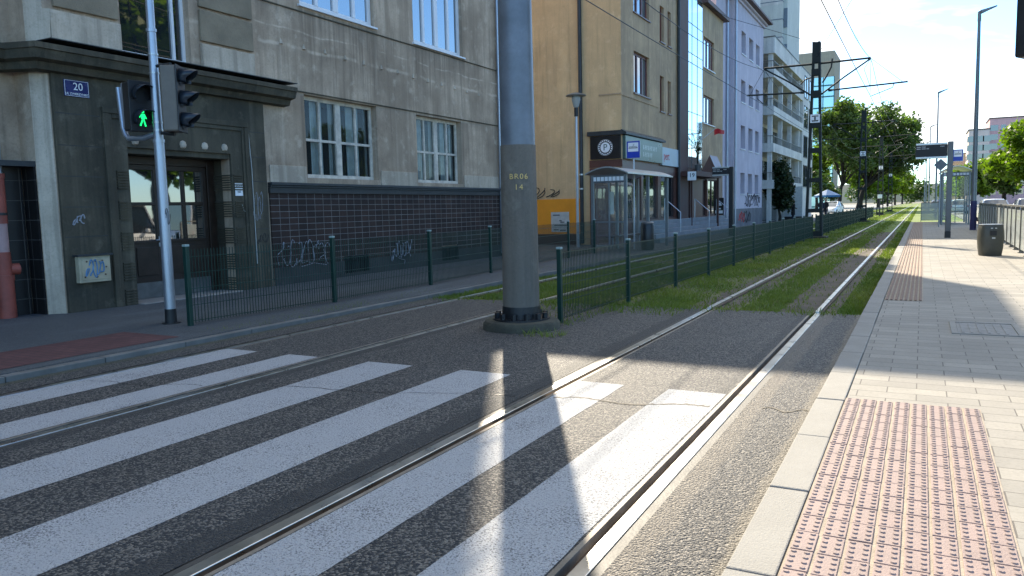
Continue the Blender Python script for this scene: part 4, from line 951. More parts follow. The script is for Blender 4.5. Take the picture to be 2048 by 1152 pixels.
# ================================================================== YELLOW CORNER BUILDING
YS = 28.0; XF = -10.1; SF = ('y', YS); FF = ('x', XF)
B2 = thing('corner_building', 'ochre yellow corner building with brown shopfront and mirrored stair strip', 'building')
H1, H2 = 17.0, 11.65
fw = [(29.44, 31.42, 5.94, 7.56), (29.44, 31.42, 9.02, 10.65), (32.85, 33.45, 5.57, 7.08), (34.0, 34.5, 5.57, 7.0), (32.85, 33.45, 8.5, 10.0), (34.0, 34.5, 8.5, 10.0)]
shop = [(28.5, 30.35, .95, 2.85), (30.6, 32.6, .95, 2.85), (33.0, 35.3, .95, 2.85)]
b = MB(); wallgrid(b, FF, YS, 35.3, 3.3, H1, fw, .18); b.build('front_wall', M['yellow_d'], B2, fixn=False)
b = MB(); b.quad((XF, YS, 0), (-30, YS, 0), (-30, YS, H1), (XF, YS, H1)); b.build('side_wall', M['yellow'], B2, fixn=False)
b = MB(); wallgrid(b, FF, 35.3, 36.6, 3.3, H2, [], .1); b.box(-30, XF - .05, 35.32, 39.9, H2, 14.3); b.box(-30, XF - .0, YS + .01, 35.3, H1, H1 + .05); b.box(-30, XF - .7, 35.3, 44.7, 0, H2 - .3); b.box(-29.9, XF - .7, YS + .1, 34.7, .0, H1 - .1); b.build('core', M['yellow'], B2)
b = MB(); b.quad((XF, 35.3, H2 - .4), (-30, 35.3, H2 - .4), (-30, 35.3, H1), (XF, 35.3, H1)); b.build('side_wall', M['yellow'], B2, fixn=False)
b = MB(); wallgrid(b, ('x', XF - .02), 28.02, 36.6, .0, 3.3, shop, .12); b.build('shopfront', M['brown'], B2, fixn=False)
for s in shop: window(B2, ('x', XF - .02), *s, .08, M['brown_d'], M['glass_dk'], us=(.5,), fw=.07, mw=.06, name='shop_window')
for w in fw:
    sm = w[1] - w[0] < 1
    window(B2, FF, *w, .12, M['red_frame'], M['glass_blue'] if not sm else M['red_frame'], us=() if sm else (.36, .68), fw=.09, mw=.1, sill=(M['brown'], .06))
b = MB(); b.box(XF - .3, XF + .12, 35.55, 37.0, .0, 14.5); b.build('brown_pillar', M['brown_d'], B2)
b = MB(); b.cyl((XF + .1, 35.42, .9), (XF + .1, 35.42, 12.0), .07, n=12); b.build('drainpipe', M['zinc_d'], B2, smooth=True)
b = MB(); b.cyl((-11.72, YS - .1, .1), (-11.72, YS - .1, 13.5), .075, n=14)
b.build('drainpipe', M['zinc_d'], B2, smooth=True)
for z in (2.2, 2.75): b = MB(); b.cyl((-11.72, YS - .1, z), (-11.72, YS - .1, z + .06), .085, n=14); b.build('pipe_clamp', M['alu'], B2, smooth=True)
# mirrored glazing strip
b = MB(); wallgrid(b, ('x', XF + .02), 37.0, 40.0, 3.3, 14.4, [], .1); g = b.build('stair_glazing', M['mirror'], B2, fixn=False)
b = MB()
for z in (4.6, 6.0, 7.4, 8.8, 10.2, 11.6, 13.0): b.box(XF + .02, XF + .035, 37.0, 40.0, z, z + .02)
for y in (38.0, 39.0): b.box(XF + .02, XF + .034, y - .012, y + .012, 3.3, 14.4)
b.build('glazing_joint', M['zinc_d'], g)
# right section
rw = [(40.4, 42.6, 8.55, 10.1), (40.4, 42.6, 5.72, 7.16)]
b = MB(); wallgrid(b, FF, 40.0, 44.7, 3.3, H2, rw, .18); b.build('front_wall', M['yellow_d'], B2, fixn=False)
for w in rw: window(B2, FF, *w, .1, M['red_frame'], M['mirror'], us=(.45, .75), fw=.09, mw=.1, sill=(M['white_frame'], .07))
b = MB(); b.box(XF - .5, XF + .3, 40.02, 45.0, H2, H2 + .2); b.prism([(XF + .3, H2 + .203), (XF - .6, H2 + .203), (XF - .6, H2 + .6)], 'y', 40.03, 44.99); b.build('eave', M['roof'], B2)
b = MB(); wallgrid(b, ('x', XF - .02), 36.6, 44.7, .0, 3.3, [(37.2, 38.3, .9, 2.8), (40.3, 41.2, .9, 2.85), (41.4, 43.6, .95, 2.85)], .12); b.build('shopfront', M['brown'], B2, fixn=False)
for s in ((37.2, 38.3, .9, 2.8), (40.3, 41.2, .9, 2.85), (41.4, 43.6, .95, 2.85)): window(B2, ('x', XF - .02), *s, .08, M['brown_d'], M['glass_dk'], us=(.5,), fw=.07, mw=.06, name='shop_window')
b = MB(); b.quad((XF, 44.7, 0), (-30, 44.7, 0), (-30, 44.7, H2), (XF, 44.7, H2)); b.build('side_wall', M['yellow'], B2, fixn=False)
# orange dado, dark foot and soffit strips on the side wall
b = MB(); b.box(-20, -11.83, YS - .02, YS, .48, 1.86); b.build('orange_dado', M['orange'], B2)
b = MB(); b.box(-20, -11.83, YS - .06, YS, .0, .477); b.build('wall_foot', M['brown_d'], B2)
b = MB(); b.box(-11.4, XF + .04, YS - .05, YS, 3.02, 3.3); b.build('brown_band', M['brown'], B2)
b = MB(); b.box(-11.4, XF - .02, YS - .04, YS, 0, 3.0); b.build('brown_cladding', M['brown'], B2)
b = MB(); b.box(-11.45, XF + .12, YS - .14, YS - .001, 4.22, 4.38); b.add([(XF, YS - .1, 4.22), (XF + .22, YS - .1, 4.22), (XF + .22, 33.0, 4.22), (XF, 33.0, 4.22), (XF, YS - .1, 4.42), (XF + .22, YS - .1, 4.3), (XF + .22, 33.0, 4.3), (XF, 33.0, 4.42)], [(0, 1, 2, 3), (4, 5, 6, 7), (0, 1, 5, 4), (1, 2, 6, 5), (2, 3, 7, 6), (3, 0, 4, 7)]); b.each('sign_canopy', M['zinc_d'], B2)
b = MB(); b.box(-11.0, XF, YS - .025, YS, 5.72, 5.77); b.box(XF, XF + .025, YS, 32.6, 5.68, 5.73); b.each('string_course', M['yellow_d'], B2)
b = MB(); scrawl(b, 0, 0, .1, .1, 2, 1)
b = MB()
for x, z, w, h, s in ((-13.9, 1.9, .5, .45, 2), (-13.2, 1.95, .4, .3, 5)):
    g = random.Random(s)
    for k in range(2): b.tube([(x + w * (k + .5) / 2 + .2 * math.sin(i * .9 + k), YS - .008, z + h * (.5 + .5 * math.cos(i * .6 + k))) for i in range(9)], .018, 4)
b.each('graffiti', M['spray_d'], B2)
# steps in front of the shop
t = thing('stone_steps', 'long blue grey stone steps leading up to the shops', 'steps', (XF, 29, .06))
b = MB()
for k in range(5): b.box(.0, .3 + .22 * (4 - k), .2 if k else 0, 15.2, k * .165, (k + 1) * .165 - (0 if k == 4 else .001))
b.each('step', M['step'], t, bevel=.012)
b = MB()
for y in (3.5, 8.5, 13): b.tube([(1.0, y, .3), (1.0, y, 1.15), (.3, y, 1.75)], .02, 8); b.cyl((.3, y, .8), (.3, y, 1.75), .02, n=8)
b.each('handrail', M['galv'], t, smooth=True)
# shop signs
t = thing('shop_sign', 'black square shop sign with a round white letter P emblem', 'sign', (-10.72, YS - .05, 3.76))
b = MB(); b.box(-.62, .60, -.06, .05, -.43, .44); b.build('panel', M['sign_black'], t, bevel=.006)
b = MB()
def ring(mb, r0, r1, y, n=40, gaps=0, cx=0, cz=0):
    for i in range(n):
        if gaps and i % gaps == gaps - 1: continue
        a, e = 2 * math.pi * i / n, 2 * math.pi * (i + 1) / n
        mb.add([(cx + r0 * math.cos(a), y, cz + r0 * math.sin(a)), (cx + r1 * math.cos(a), y, cz + r1 * math.sin(a)), (cx + r1 * math.cos(e), y, cz + r1 * math.sin(e)), (cx + r0 * math.cos(e), y, cz + r0 * math.sin(e))], [(0, 1, 2, 3)])
ring(b, 0, .195, -.063); ring(b, .235, .275, -.063, 60, 3); ring(b, .29, .3, -.063); b.build('emblem', M['sign_white'], t, fixn=False)
b = MB(); text_on(b, 'P', .34, (0, -.064, -.005), (1, 0, 0), (0, 0, 1)); b.build('lettering', M['sign_green'], t, fixn=False)
t = thing('shop_sign', 'long green fascia sign with faint white lettering', 'sign', (XF, 30.4, 3.75))
b = MB(); b.box(.0, .12, -2.3, 2.4, -.43, .45); b.build('panel', M['sign_green'], t, bevel=.006)
b = MB()
for z, n in ((.12, 9), (-.16, 6)):
    for i in range(n): b.box(.121, .124, -.2 + i * .21, -.2 + i * .21 + .05, z - .09, z + .09); b.box(.121, .124, -.14 + i * .21, -.14 + i * .21 + .05, z + .05 * (i % 3 - 1), z + .05 * (i % 3 - 1) + .025)
b.build('lettering', M['alu'], t)
t = thing('shop_sign', 'pale blue fascia sign with red letters next to the green fascia', 'sign', (XF, 34.1, 3.68))
b = MB(); b.box(.0, .1, -1.25, 1.4, -.42, .36); b.build('panel', M['sign_pale'], t, bevel=.006)
b = MB(); text_on(b, 'pert', .5, (.1, -.62, -.02), (0, 1, 0), (0, 0, 1)); b.build('lettering', M['red'], t, fixn=False)
t = thing('poster', 'white paper poster stuck on the orange wall strip', 'poster', (-12.7, YS - .022, .93))
b = MB(); b.box(-.38, .4, -.008, 0, -.37, .42); b.build('sheet', M['paper'], t)
b = MB()
for z, x0, x1 in ((.3, -.3, .0), (.08, -.02, .08), (.02, .02, .2), (-.1, -.25, .3), (-.28, -.28, -.05), (-.3, .0, .26)): b.box(x0, x1, -.011, -.0085, z - .025, z + .02)
b.build('print', M['disp'], t)
# porch with a little brown gable, plant, flag, number plate
t = thing('shop_porch', 'brown porch canopy with a small pointed gable over the shop door', 'porch', (XF, 38.4, 2.85))
b = MB(); b.box(0, .85, -2.6, 2.2, .0, .24); b.build('canopy', M['brown_d'], t, bevel=.01)
b = MB(); b.add([(.1, 1.0, .245), (.95, 1.0, .245), (.55, 1.0, 1.15), (.1, 2.6, .245), (.95, 2.6, .245), (.55, 2.6, 1.15)], [(0, 1, 2), (3, 4, 5), (0, 1, 4, 3), (1, 2, 5, 4), (2, 0, 3, 5)]); b.build('gable', M['brown'], t)
b = MB(); b.box(.02, .1, -1.0, -.9, -2.8, -.003); b.box(.7, .8, 1.9, 2.0, -2.8, -.003); b.each('porch_post', M['brown_d'], t)
t = thing('number_plate', 'white plate with number 19 hung under the porch canopy', 'sign', (XF + .62, 35.76, 2.86))
b = MB(); b.box(-.2, .2, -.012, 0, -.21, .2); b.build('plate', M['sign_white'], t)
b = MB(); text_on(b, '19', .27, (0, -.012, .02), (1, 0, 0), (0, 0, 1)); b.build('lettering', M['sign_black'], t, fixn=False)
b = MB(); b.box(-.02, .02, .0, .04, -2.75, .22); b.build('post', M['brown_d'], t)
t = thing('flag', 'small red flag on a slanted staff by the mirrored glass', 'flag', (XF + .05, 38.6, 4.5))
b = MB(); b.tube([(0, 0, 0), (.75, .7, .75)], .015, 6); b.build('staff', M['paper'], t)
b = MB(); n = 8
for i in range(n):
    a, e = i / n, (i + 1) / n; f = lambda q: (.75 + .42 * q, .7 + .1 * math.sin(q * 7) + .3 * q, .75 + .05 * math.sin(q * 5))
    p, q = f(a), f(e); b.quad(p, q, (q[0], q[1], q[2] - .3 + .12 * e), (p[0], p[1], p[2] - .3 + .12 * a))
b.build('cloth', M['red'], t, fixn=False)
t = thing('advertising_board', 'black and white standing board at the top of the steps', 'board', (XF + .35, 42.4, .885))
b = MB(); b.box(-.25, .25, -.02, .02, .05, .98); b.build('panel', M['sign_black'], t)
b = MB()
for z, w in ((.78, .05), (.68, .1), (.6, .14), (.4, .1)): b.box(-w, w, -.024, -.021, z - .04, z + .03)
b.box(-.2, .2, -.024, -.021, .14, .3); b.build('print', M['sign_white'], t)
b = MB(); b.box(-.24, -.2, -.02, .3, 0, .06); b.box(.2, .24, -.02, .3, 0, .06); b.each('foot', M['disp'], t)

# ================================================================== LAVENDER HOUSE
B3 = thing('lavender_house', 'pale lavender rendered house with deep narrow windows', 'building'); HL = 13.6
lw = []
for y0, y1 in ((49.62, 50.95), (52.0, 53.4), (54.3, 55.6)):
    for z0, z1 in ((10.76, 12.13), (7.82, 9.18), (4.95, 6.4), (2.15, 3.46)): lw.append((y0, y1, z0, z1))
b = MB(); wallgrid(b, FF, 47.6, 57.0, 1.22, HL, lw, .5); b.quad((XF, 57, 0), (-25, 57, 0), (-25, 57, HL), (XF, 57, HL)); b.quad((XF, 47.6, 0), (-10.5, 47.6, 0), (-10.5, 47.6, HL), (XF, 47.6, HL)); b.build('wall', M['lav'], B3, fixn=False)
b = MB(); b.quad((-10.5, 44.72, 0), (-10.5, 47.6, 0), (-10.5, 47.6, HL), (-10.5, 44.72, HL)); b.quad((-10.5, 44.72, 0), (-25, 44.72, 0), (-25, 44.72, HL), (-10.5, 44.72, HL)); b.build('set_back_wall', M['lav'], B3, fixn=False)
for w in lw: window(B3, FF, *w, .4, M['white_frame'], M['glass_dk'], us=(.5,), fw=.07, mw=.07, sill=(M['white_frame'], .05))
b = MB(); b.box(XF - .02, XF + .04, 47.6, 57.0, 0, 1.22); b.build('plinth', M['grey_plinth'], B3)
b = MB(); b.box(-25, XF + .12, 44.7, 57.15, HL, HL + .16); b.box(-25, XF + .28, 44.7, 57.3, HL + .163, HL + .28); b.each('cornice', M['lav'], B3, bevel=.01)
b = MB(); b.box(-25, XF + .55, 44.65, 57.5, HL + .285, HL + .42); b.build('eave', M['roof'], B3)
b = MB(); b.cyl((-10.4, 47.2, .1), (-10.4, 47.2, HL), .065, n=12); b.build('drainpipe', M['galv'], B3, smooth=True)
b = MB(); b.cyl((XF + .08, 47.75, .1), (XF + .08, 47.75, HL), .06, n=12); b.build('drainpipe', M['galv'], B3, smooth=True)
b = MB(); b.box(-24.5, -10.7, 45, 56.8, .1, HL - .1); b.build('core', M['dark_in'], B3)
b = MB(); scrawl(b, 51.0, 1.3, 5.2, .8, 31, 14, .022, XF + .01); scrawl(b, 50.2, .3, 2.5, .7, 33, 6, .02, XF + .05); b.build('graffiti', M['spray_d'], B3)
b = MB(); scrawl(b, 49.0, .4, 1.6, .6, 41, 5, .022, XF + .05); b.build('graffiti', M['red'], B3)
# ================================================================== BALCONY BLOCK
B4 = thing('balcony_block', 'off white apartment block with stacked long balconies', 'building'); XB = -9.45; XI = -11.2; Y0, Y1 = 57.55, 79.5
b = MB(); b.box(-28, XI, Y0, Y1, 0, 12.7); b.build('wall', M['white_wall'], B4)
fl = [2.55, 5.15, 7.75, 10.35]
for z in fl:
    b = MB(); b.box(XI, XB, Y0, Y1 - 7, z, z + .22); b.box(XB - .14, XB, Y0, Y1 - 7, z + .223, z + .62); b.box(XI, XB - .143, Y0, Y0 + .14, z + .223, z + .62); b.each('balcony', M['white_wall'], B4)
    b = MB()
    for k in range(44): y = Y0 + .2 + k * .335; b.box(XB - .08, XB - .06, y, y + .02, z + .62, z + 1.12)
    b.box(XB - .09, XB - .05, Y0, Y1 - 7, z + 1.12, z + 1.16)
    for k in range(5): x = XI + .2 + k * .33; b.box(x, x + .02, Y0 + .06, Y0 + .08, z + .62, z + 1.12)
    b.box(XI, XB, Y0 + .05, Y0 + .09, z + 1.12, z + 1.16); b.build('railing', M['barrier'], B4)
    b = MB(); b.box(XI + .01, XI + .05, Y0 + .3, Y1 - 7.2, z + .25, z + 2.3); b.build('balcony_glazing', M['glass_dk'], B4)
    b = MB()
    for k in range(7): y = Y0 + 1.2 + k * 2.1; b.box(XI + .05, XI + .1, y, y + .16, z + .25, z + 2.3)
    b.each('mullion', M['lamp'], B4)
    for k in range(4):
        y0 = Y1 - 6.6 + k * 1.65
        if k % 2 == 0: window(B4, ('x', XB + .003), y0 + .2, y0 + 2.6, z + .35, z + 2.3, -.05, M['zinc_d'], M['glass_dk'], us=(.5,), fw=.07)
b = MB(); b.box(XI, XB, Y1 - 7, Y1, .0, 12.6); b.build('end_bay', M['white_wall'], B4)
for y in (Y0 + .2, Y0 + 4.6, Y0 + 9.2, Y0 + 13.8): b = MB(); b.box(XB - .45, XB - .15, y, y + .3, 0, 12.0); b.build('column', M['white_wall'], B4)
b = MB(); b.box(-28, XB + .02, Y0 - .02, Y1, 12.0, 13.1); b.build('roof_parapet', M['white_wall'], B4)
b = MB(); b.box(-28, XB + .06, Y0 - .06, Y1 + .05, 13.1, 13.16); b.build('coping', M['zinc_d'], B4)
b = MB(); b.box(XI + .02, XI + .06, Y0 + 1, Y1 - 8, .1, 2.4); b.build('ground_glazing', M['glass_dk'], B4)
# ================================================================== TOWERS BEHIND
b = MB(); b.box(-26, -12, 58.2, 66.2, 13.165, 21.0); b.build('shade_block', M['white_wall'], B4)  # added block, mostly hidden, that throws shade on the far platform
t = thing('tower_block', 'tall pale grey tower rising above the balcony block roof', 'building', (-20.45, 70.5, 13.17))
b = MB(); b.box(-6, 9.5, 0, 8.8, 0, 18); b.build('wall', M['tower'], t)
b = MB()
for k in range(12): b.box(-6.02, 9.52, -.02, 8.82, 1.5 * k + .9, 1.5 * k + .97)
b.build('floor_joint', M['tower_d'], t)
b = MB()
for k in range(4): b.box(-6.01, 9.51, -.012, -.002, 4.2 * k + .97, 4.2 * k + 2.4)
b.build('pale_band', M['white_wall'], t)
b = MB(); b.box(9.502, 9.8, .6, 8, 0, 18); b.build('stair_bay', M['tower'], t)
b = MB()
for k in range(6): b.box(9.53, 9.82, .5, .6, 3.0 * k + .3, 3.0 * k + 1.9)
b.each('stair_window', M['tower_d'], t)
t = thing('glass_tower', 'beige and teal glazed tower far down the street', 'building', (-22.6, 200, 0))
b = MB(); b.box(-9, 3.4, 0, 14, 0, 37); b.build('wall', M['beige'], t)
b = MB(); b.box(-1.6, 3.42, -.06, -.01, 0, 31); g = b.build('glazing', M['teal_glass'], t)
b = MB()
for k in range(12): b.box(-1.7, 3.5, -.14, -.062, 2.6 * k + .3, 2.6 * k + .6)
for x in (-1.7, .9, 3.35): b.box(x, x + .2, -.14, -.063, 0, 31)
b.build('glazing_bar', simple('teal_frame', (.03, .16, .15), .5), g)
def block(label, x0, x1, y0, h, wallm, cols, rows, z0=2.5, dep=14):
    t = thing('apartment_tower', label, 'building', (x0, y0, 0), 0, 'apartment towers across the road')
    b = MB(); b.box(0, x1 - x0, 0, dep, 0, h); b.build('wall', wallm, t)
    b = MB()
    for r_ in range(rows):
        for c in range(cols):
            x = (c + .5) * (x1 - x0) / cols; z = z0 + (h - z0 - .8) * r_ / rows; wv = .55 if (c % 3) else .9
            b.box(x - wv, x + wv, -.04, -.01, z, z + 1.5)
    for r_ in range(rows):
        for c in range(4):
            y = dep * (c + .5) / 4; z = z0 + (h - z0 - .8) * r_ / rows; b.box(-.04, -.01, y - .7, y + .7, z, z + 1.5)
    b.build('windows', M['glass_dk'], t)['kind'] = 'stuff'
    b = MB(); b.box(-.2, x1 - x0 + .2, -.2, dep + .2, h, h + .25); b.build('roof_edge', M['zinc_d'], t); return t
block('cream stepped apartment tower left of the pink one across the road', 10.4, 15.1, 240, 19.6, M['cream'], 4, 7)
block('taller pink apartment tower behind the roadside trees', 15.3, 36, 244, 22.6, M['pink'], 10, 8)
block('low yellowish apartment tower beyond the tram shelter roof', 7.6, 13.4, 300, 16.6, M['yellow'], 4, 6)
# ================================================================== TREES
def leaves(name, lobes, n, size, mat, parent, seed, hole=.32, cell=1.0, flat=.0):
    g = np.random.default_rng(seed); vol = np.array([l[3] * l[4] * l[5] for l in lobes]) ** .75; cnt = (n * vol / vol.sum()).astype(int); P = []
    for l, k in zip(lobes, cnt):
        d = g.normal(size=(int(k * 1.6), 3)); d /= np.linalg.norm(d, axis=1)[:, None]; r = g.random(len(d)) ** .42 * (1 + .16 * np.sin(d[:, 0] * 5 + l[0]) + .13 * np.sin(d[:, 2] * 7 + d[:, 1] * 4)); P.append(np.array(l[:3]) + d * r[:, None] * np.array(l[3:6]))
    P = np.concatenate(P)
    h = np.sin(P[:, 0] * 2.3 / cell + seed) * np.sin(P[:, 1] * 2.1 / cell + 1.3 * seed) + np.sin(P[:, 2] * 2.6 / cell + P[:, 0] / cell) * .6
    P = P[h > np.quantile(h, hole)][:n]; k = len(P)
    P += g.normal(0, .12 * cell, P.shape)
    a = g.normal(size=(k, 3)); a[:, 2] *= .6; a /= np.linalg.norm(a, axis=1)[:, None]; c = g.normal(size=(k, 3)); c -= (c * a).sum(1)[:, None] * a; c /= np.linalg.norm(c, axis=1)[:, None]
    s = size * (.6 + .8 * g.random(k))[:, None]
    V = np.stack([P - a * s * .5, P + c * s * .32, P + a * s * .5, P - c * s * .32], 1)
    me = bpy.data.meshes.new(name); me.from_pydata(V.reshape(-1, 3).tolist(), [], np.arange(4 * k).reshape(-1, 4).tolist()); me.materials.append(mat); me.update()
    o = bpy.data.objects.new(name, me); COL.objects.link(o); o.parent = parent; return o
def tree(label, loc, lobes, tr, th, n, size, mat, seed, name='tree', cat='tree', group=None, hole=.32, cell=1.0, lean=0):
    t = thing(name, label, cat, loc, 0, group); leaves('crown', lobes, n, size, mat, t, seed, hole, cell); g = random.Random(seed); b = MB()
    top = Vector((lean, 0, th)); b.tube([(0, 0, -.1), (lean * .2 + .05, 0, th * .35), (lean * .5 - .05, .05, th * .7), top], [tr * 1.25, tr, tr * .85, tr * .7], 10)
    for l in lobes:
        e = Vector(l[:3]); mid = (top * .55 + e * .45) + Vector((g.uniform(-.3, .3), g.uniform(-.3, .3), -.2)); b.tube([top * .8, mid, e, e + Vector((g.uniform(-.5, .5), 0, l[5] * .55))], [tr * .42, tr * .26, tr * .13, tr * .04], 7)
    b.build('trunk', M['bark'], t, smooth=True); return t
def rlobes(rx, rz, zc, k, seed, ry=None, cx=0):
    g = random.Random(seed); ry = ry or rx; out = [(cx, 0, zc, rx * .68, ry * .68, rz * .72)]
    for i in range(k):
        a = g.uniform(0, 6.28); q = g.uniform(.45, .8); zz = zc + g.uniform(-.62, .72) * rz; f = math.sqrt(max(.12, 1 - ((zz - zc) / rz) ** 2))
        out.append((cx + rx * q * f * math.cos(a), ry * q * f * math.sin(a), zz, rx * g.uniform(.28, .45), ry * g.uniform(.28, .45), rz * g.uniform(.2, .34)))
    return out
tree('tall loose tree left of the pair behind the second mast', (-10.4, 117, 0), rlobes(4.8, 6.4, 9.8, 16, 3, cx=1.0), .28, 4.6, 13000, .44, M['leaf_t'], 3, group='big trees beyond the fence', lean=.6)
tree('broad dark tree right of the pair, leaning over the tracks', (-8.4, 124, 0), rlobes(6.2, 6.6, 9.8, 22, 8, cx=2.6), .36, 4.6, 20000, .44, M['leaf_t'], 8, group='big trees beyond the fence', lean=1.6)
tree('sunlit yellow green tree seen between the nearest mast and the balcony block', (-14.5, 128, 0), rlobes(3.2, 4.2, 7.4, 9, 14), .22, 4.0, 4200, .5, M['leaf_y'], 14, group='big trees beyond the fence')
tree('low bushy tree under the big pair of trees', (-11.5, 108, 0), rlobes(2.2, 2.2, 3.4, 8, 24), .14, 2.0, 2600, .4, M['leaf_g'], 24, group='big trees beyond the fence')
far = tree('small sunlit tree far down the left side of the grass track', (-8.6, 190, 0), rlobes(4.2, 3.6, 6.2, 10, 5), .25, 3.2, 3800, .6, M['leaf_y'], 5, group='street trees in the distance')
for x, y, s, lb in ((-10.5, 165, 1.15, 'darker'), (-8.4, 235, 1.05, 'third'), (-8.0, 285, 1.2, 'fourth'), (-7.2, 350, 1.3, 'farthest')): copy_tree(far, (x, y, 0), s * 2, label=lb + ' tree in the receding row left of the grass track', scale=s)
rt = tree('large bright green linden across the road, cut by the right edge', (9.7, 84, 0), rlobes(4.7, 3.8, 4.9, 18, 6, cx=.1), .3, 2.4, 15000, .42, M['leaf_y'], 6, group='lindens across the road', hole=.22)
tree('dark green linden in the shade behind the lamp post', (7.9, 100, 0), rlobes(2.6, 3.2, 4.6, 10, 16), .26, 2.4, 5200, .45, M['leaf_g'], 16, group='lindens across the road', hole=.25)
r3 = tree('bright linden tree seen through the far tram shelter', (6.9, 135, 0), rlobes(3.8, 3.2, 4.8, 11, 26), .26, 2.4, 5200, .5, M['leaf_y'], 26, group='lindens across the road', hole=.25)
copy_tree(r3, (7.2, 175, 0), 1.3, label='linden beyond the bright one seen through the far tram shelter', scale=1.1)
copy_tree(r3, (8.2, 225, 0), 2.3, label='farthest linden across the road before the pale towers', scale=1.25)
tree('dark evergreen shrub at the corner of the lavender house', (-9.2, 59.0, .06), [(0, 0, 2.9, 1.0, 1.0, 1.5), (-.4, .3, 3.7, .7, .8, .9), (.45, -.2, 2.5, .75, .8, 1.0), (.2, .1, 1.7, .85, .9, .9), (-.5, 0, 2.1, .7, .8, 1.2), (.75, .2, 2.0, .5, .6, .5)], .1, 1.4, 6500, .22, M['leaf_d'], 4, name='shrub', cat='shrub', hole=.2, cell=.5)
t = thing('potted_plant', 'tall leafy potted plant standing on the porch canopy', 'plant', (XF + .5, 37.3, 3.09))
b = MB(); b.lathe((0, 0, 0), [(.12, 0), (.18, .35), (.16, .36), (.0, .34)], n=16); b.build('pot', M['disp'], t, smooth=True)
g = random.Random(3); b = MB(); lf = MB()
for k in range(14):
    a = g.uniform(0, 6.28); r_ = g.uniform(.1, .5); h = g.uniform(.9, 1.6); b.tube([(0, 0, .3), (r_ * .3 * math.cos(a), r_ * .3 * math.sin(a), .3 + h * .6), (r_ * math.cos(a), r_ * math.sin(a), .3 + h)], .008, 4)
    for q in range(10):
        f = g.uniform(.45, 1); p = Vector((r_ * f * math.cos(a), r_ * f * math.sin(a), .3 + h * f)); d = Vector((g.uniform(-1, 1), g.uniform(-1, 1), g.uniform(-.6, .5))).normalized() * .17; w = d.cross(Vector((0, 0, 1))).normalized() * .03
        lf.add([p, p + d * .5 + w, p + d, p + d * .5 - w], [(0, 1, 2, 3)])
b.build('stems', M['bark'], t); lf.build('foliage', M['leaf_g'], t, fixn=False)

for x, y, s, lb in ((14.0, 29.5, 1.75, 'tallest roadside linden past the right edge, mirrored in the tenement door'), (13.5, 44, .9, 'third roadside linden past the right edge')):
    copy_tree(rt, (x, y, 0), y * .3, label=lb, scale=s)
# distant tree mass closing the street
LB = []; g = random.Random(77)
for k in range(46): LB.append((-150 + k * 8 + g.uniform(-3, 3), g.uniform(-8, 8), g.uniform(3, 6), g.uniform(4, 7), 4, g.uniform(3.5, 6.5)))
o = thing('far_treeline', 'dark mass of trees closing the far end of the street', 'trees', (0, 395, 0)); o['kind'] = 'stuff'
lo = leaves('foliage', LB, 16000, 1.2, M['leaf_g'], o, 12, .1, 2.5); lo['kind'] = 'stuff'
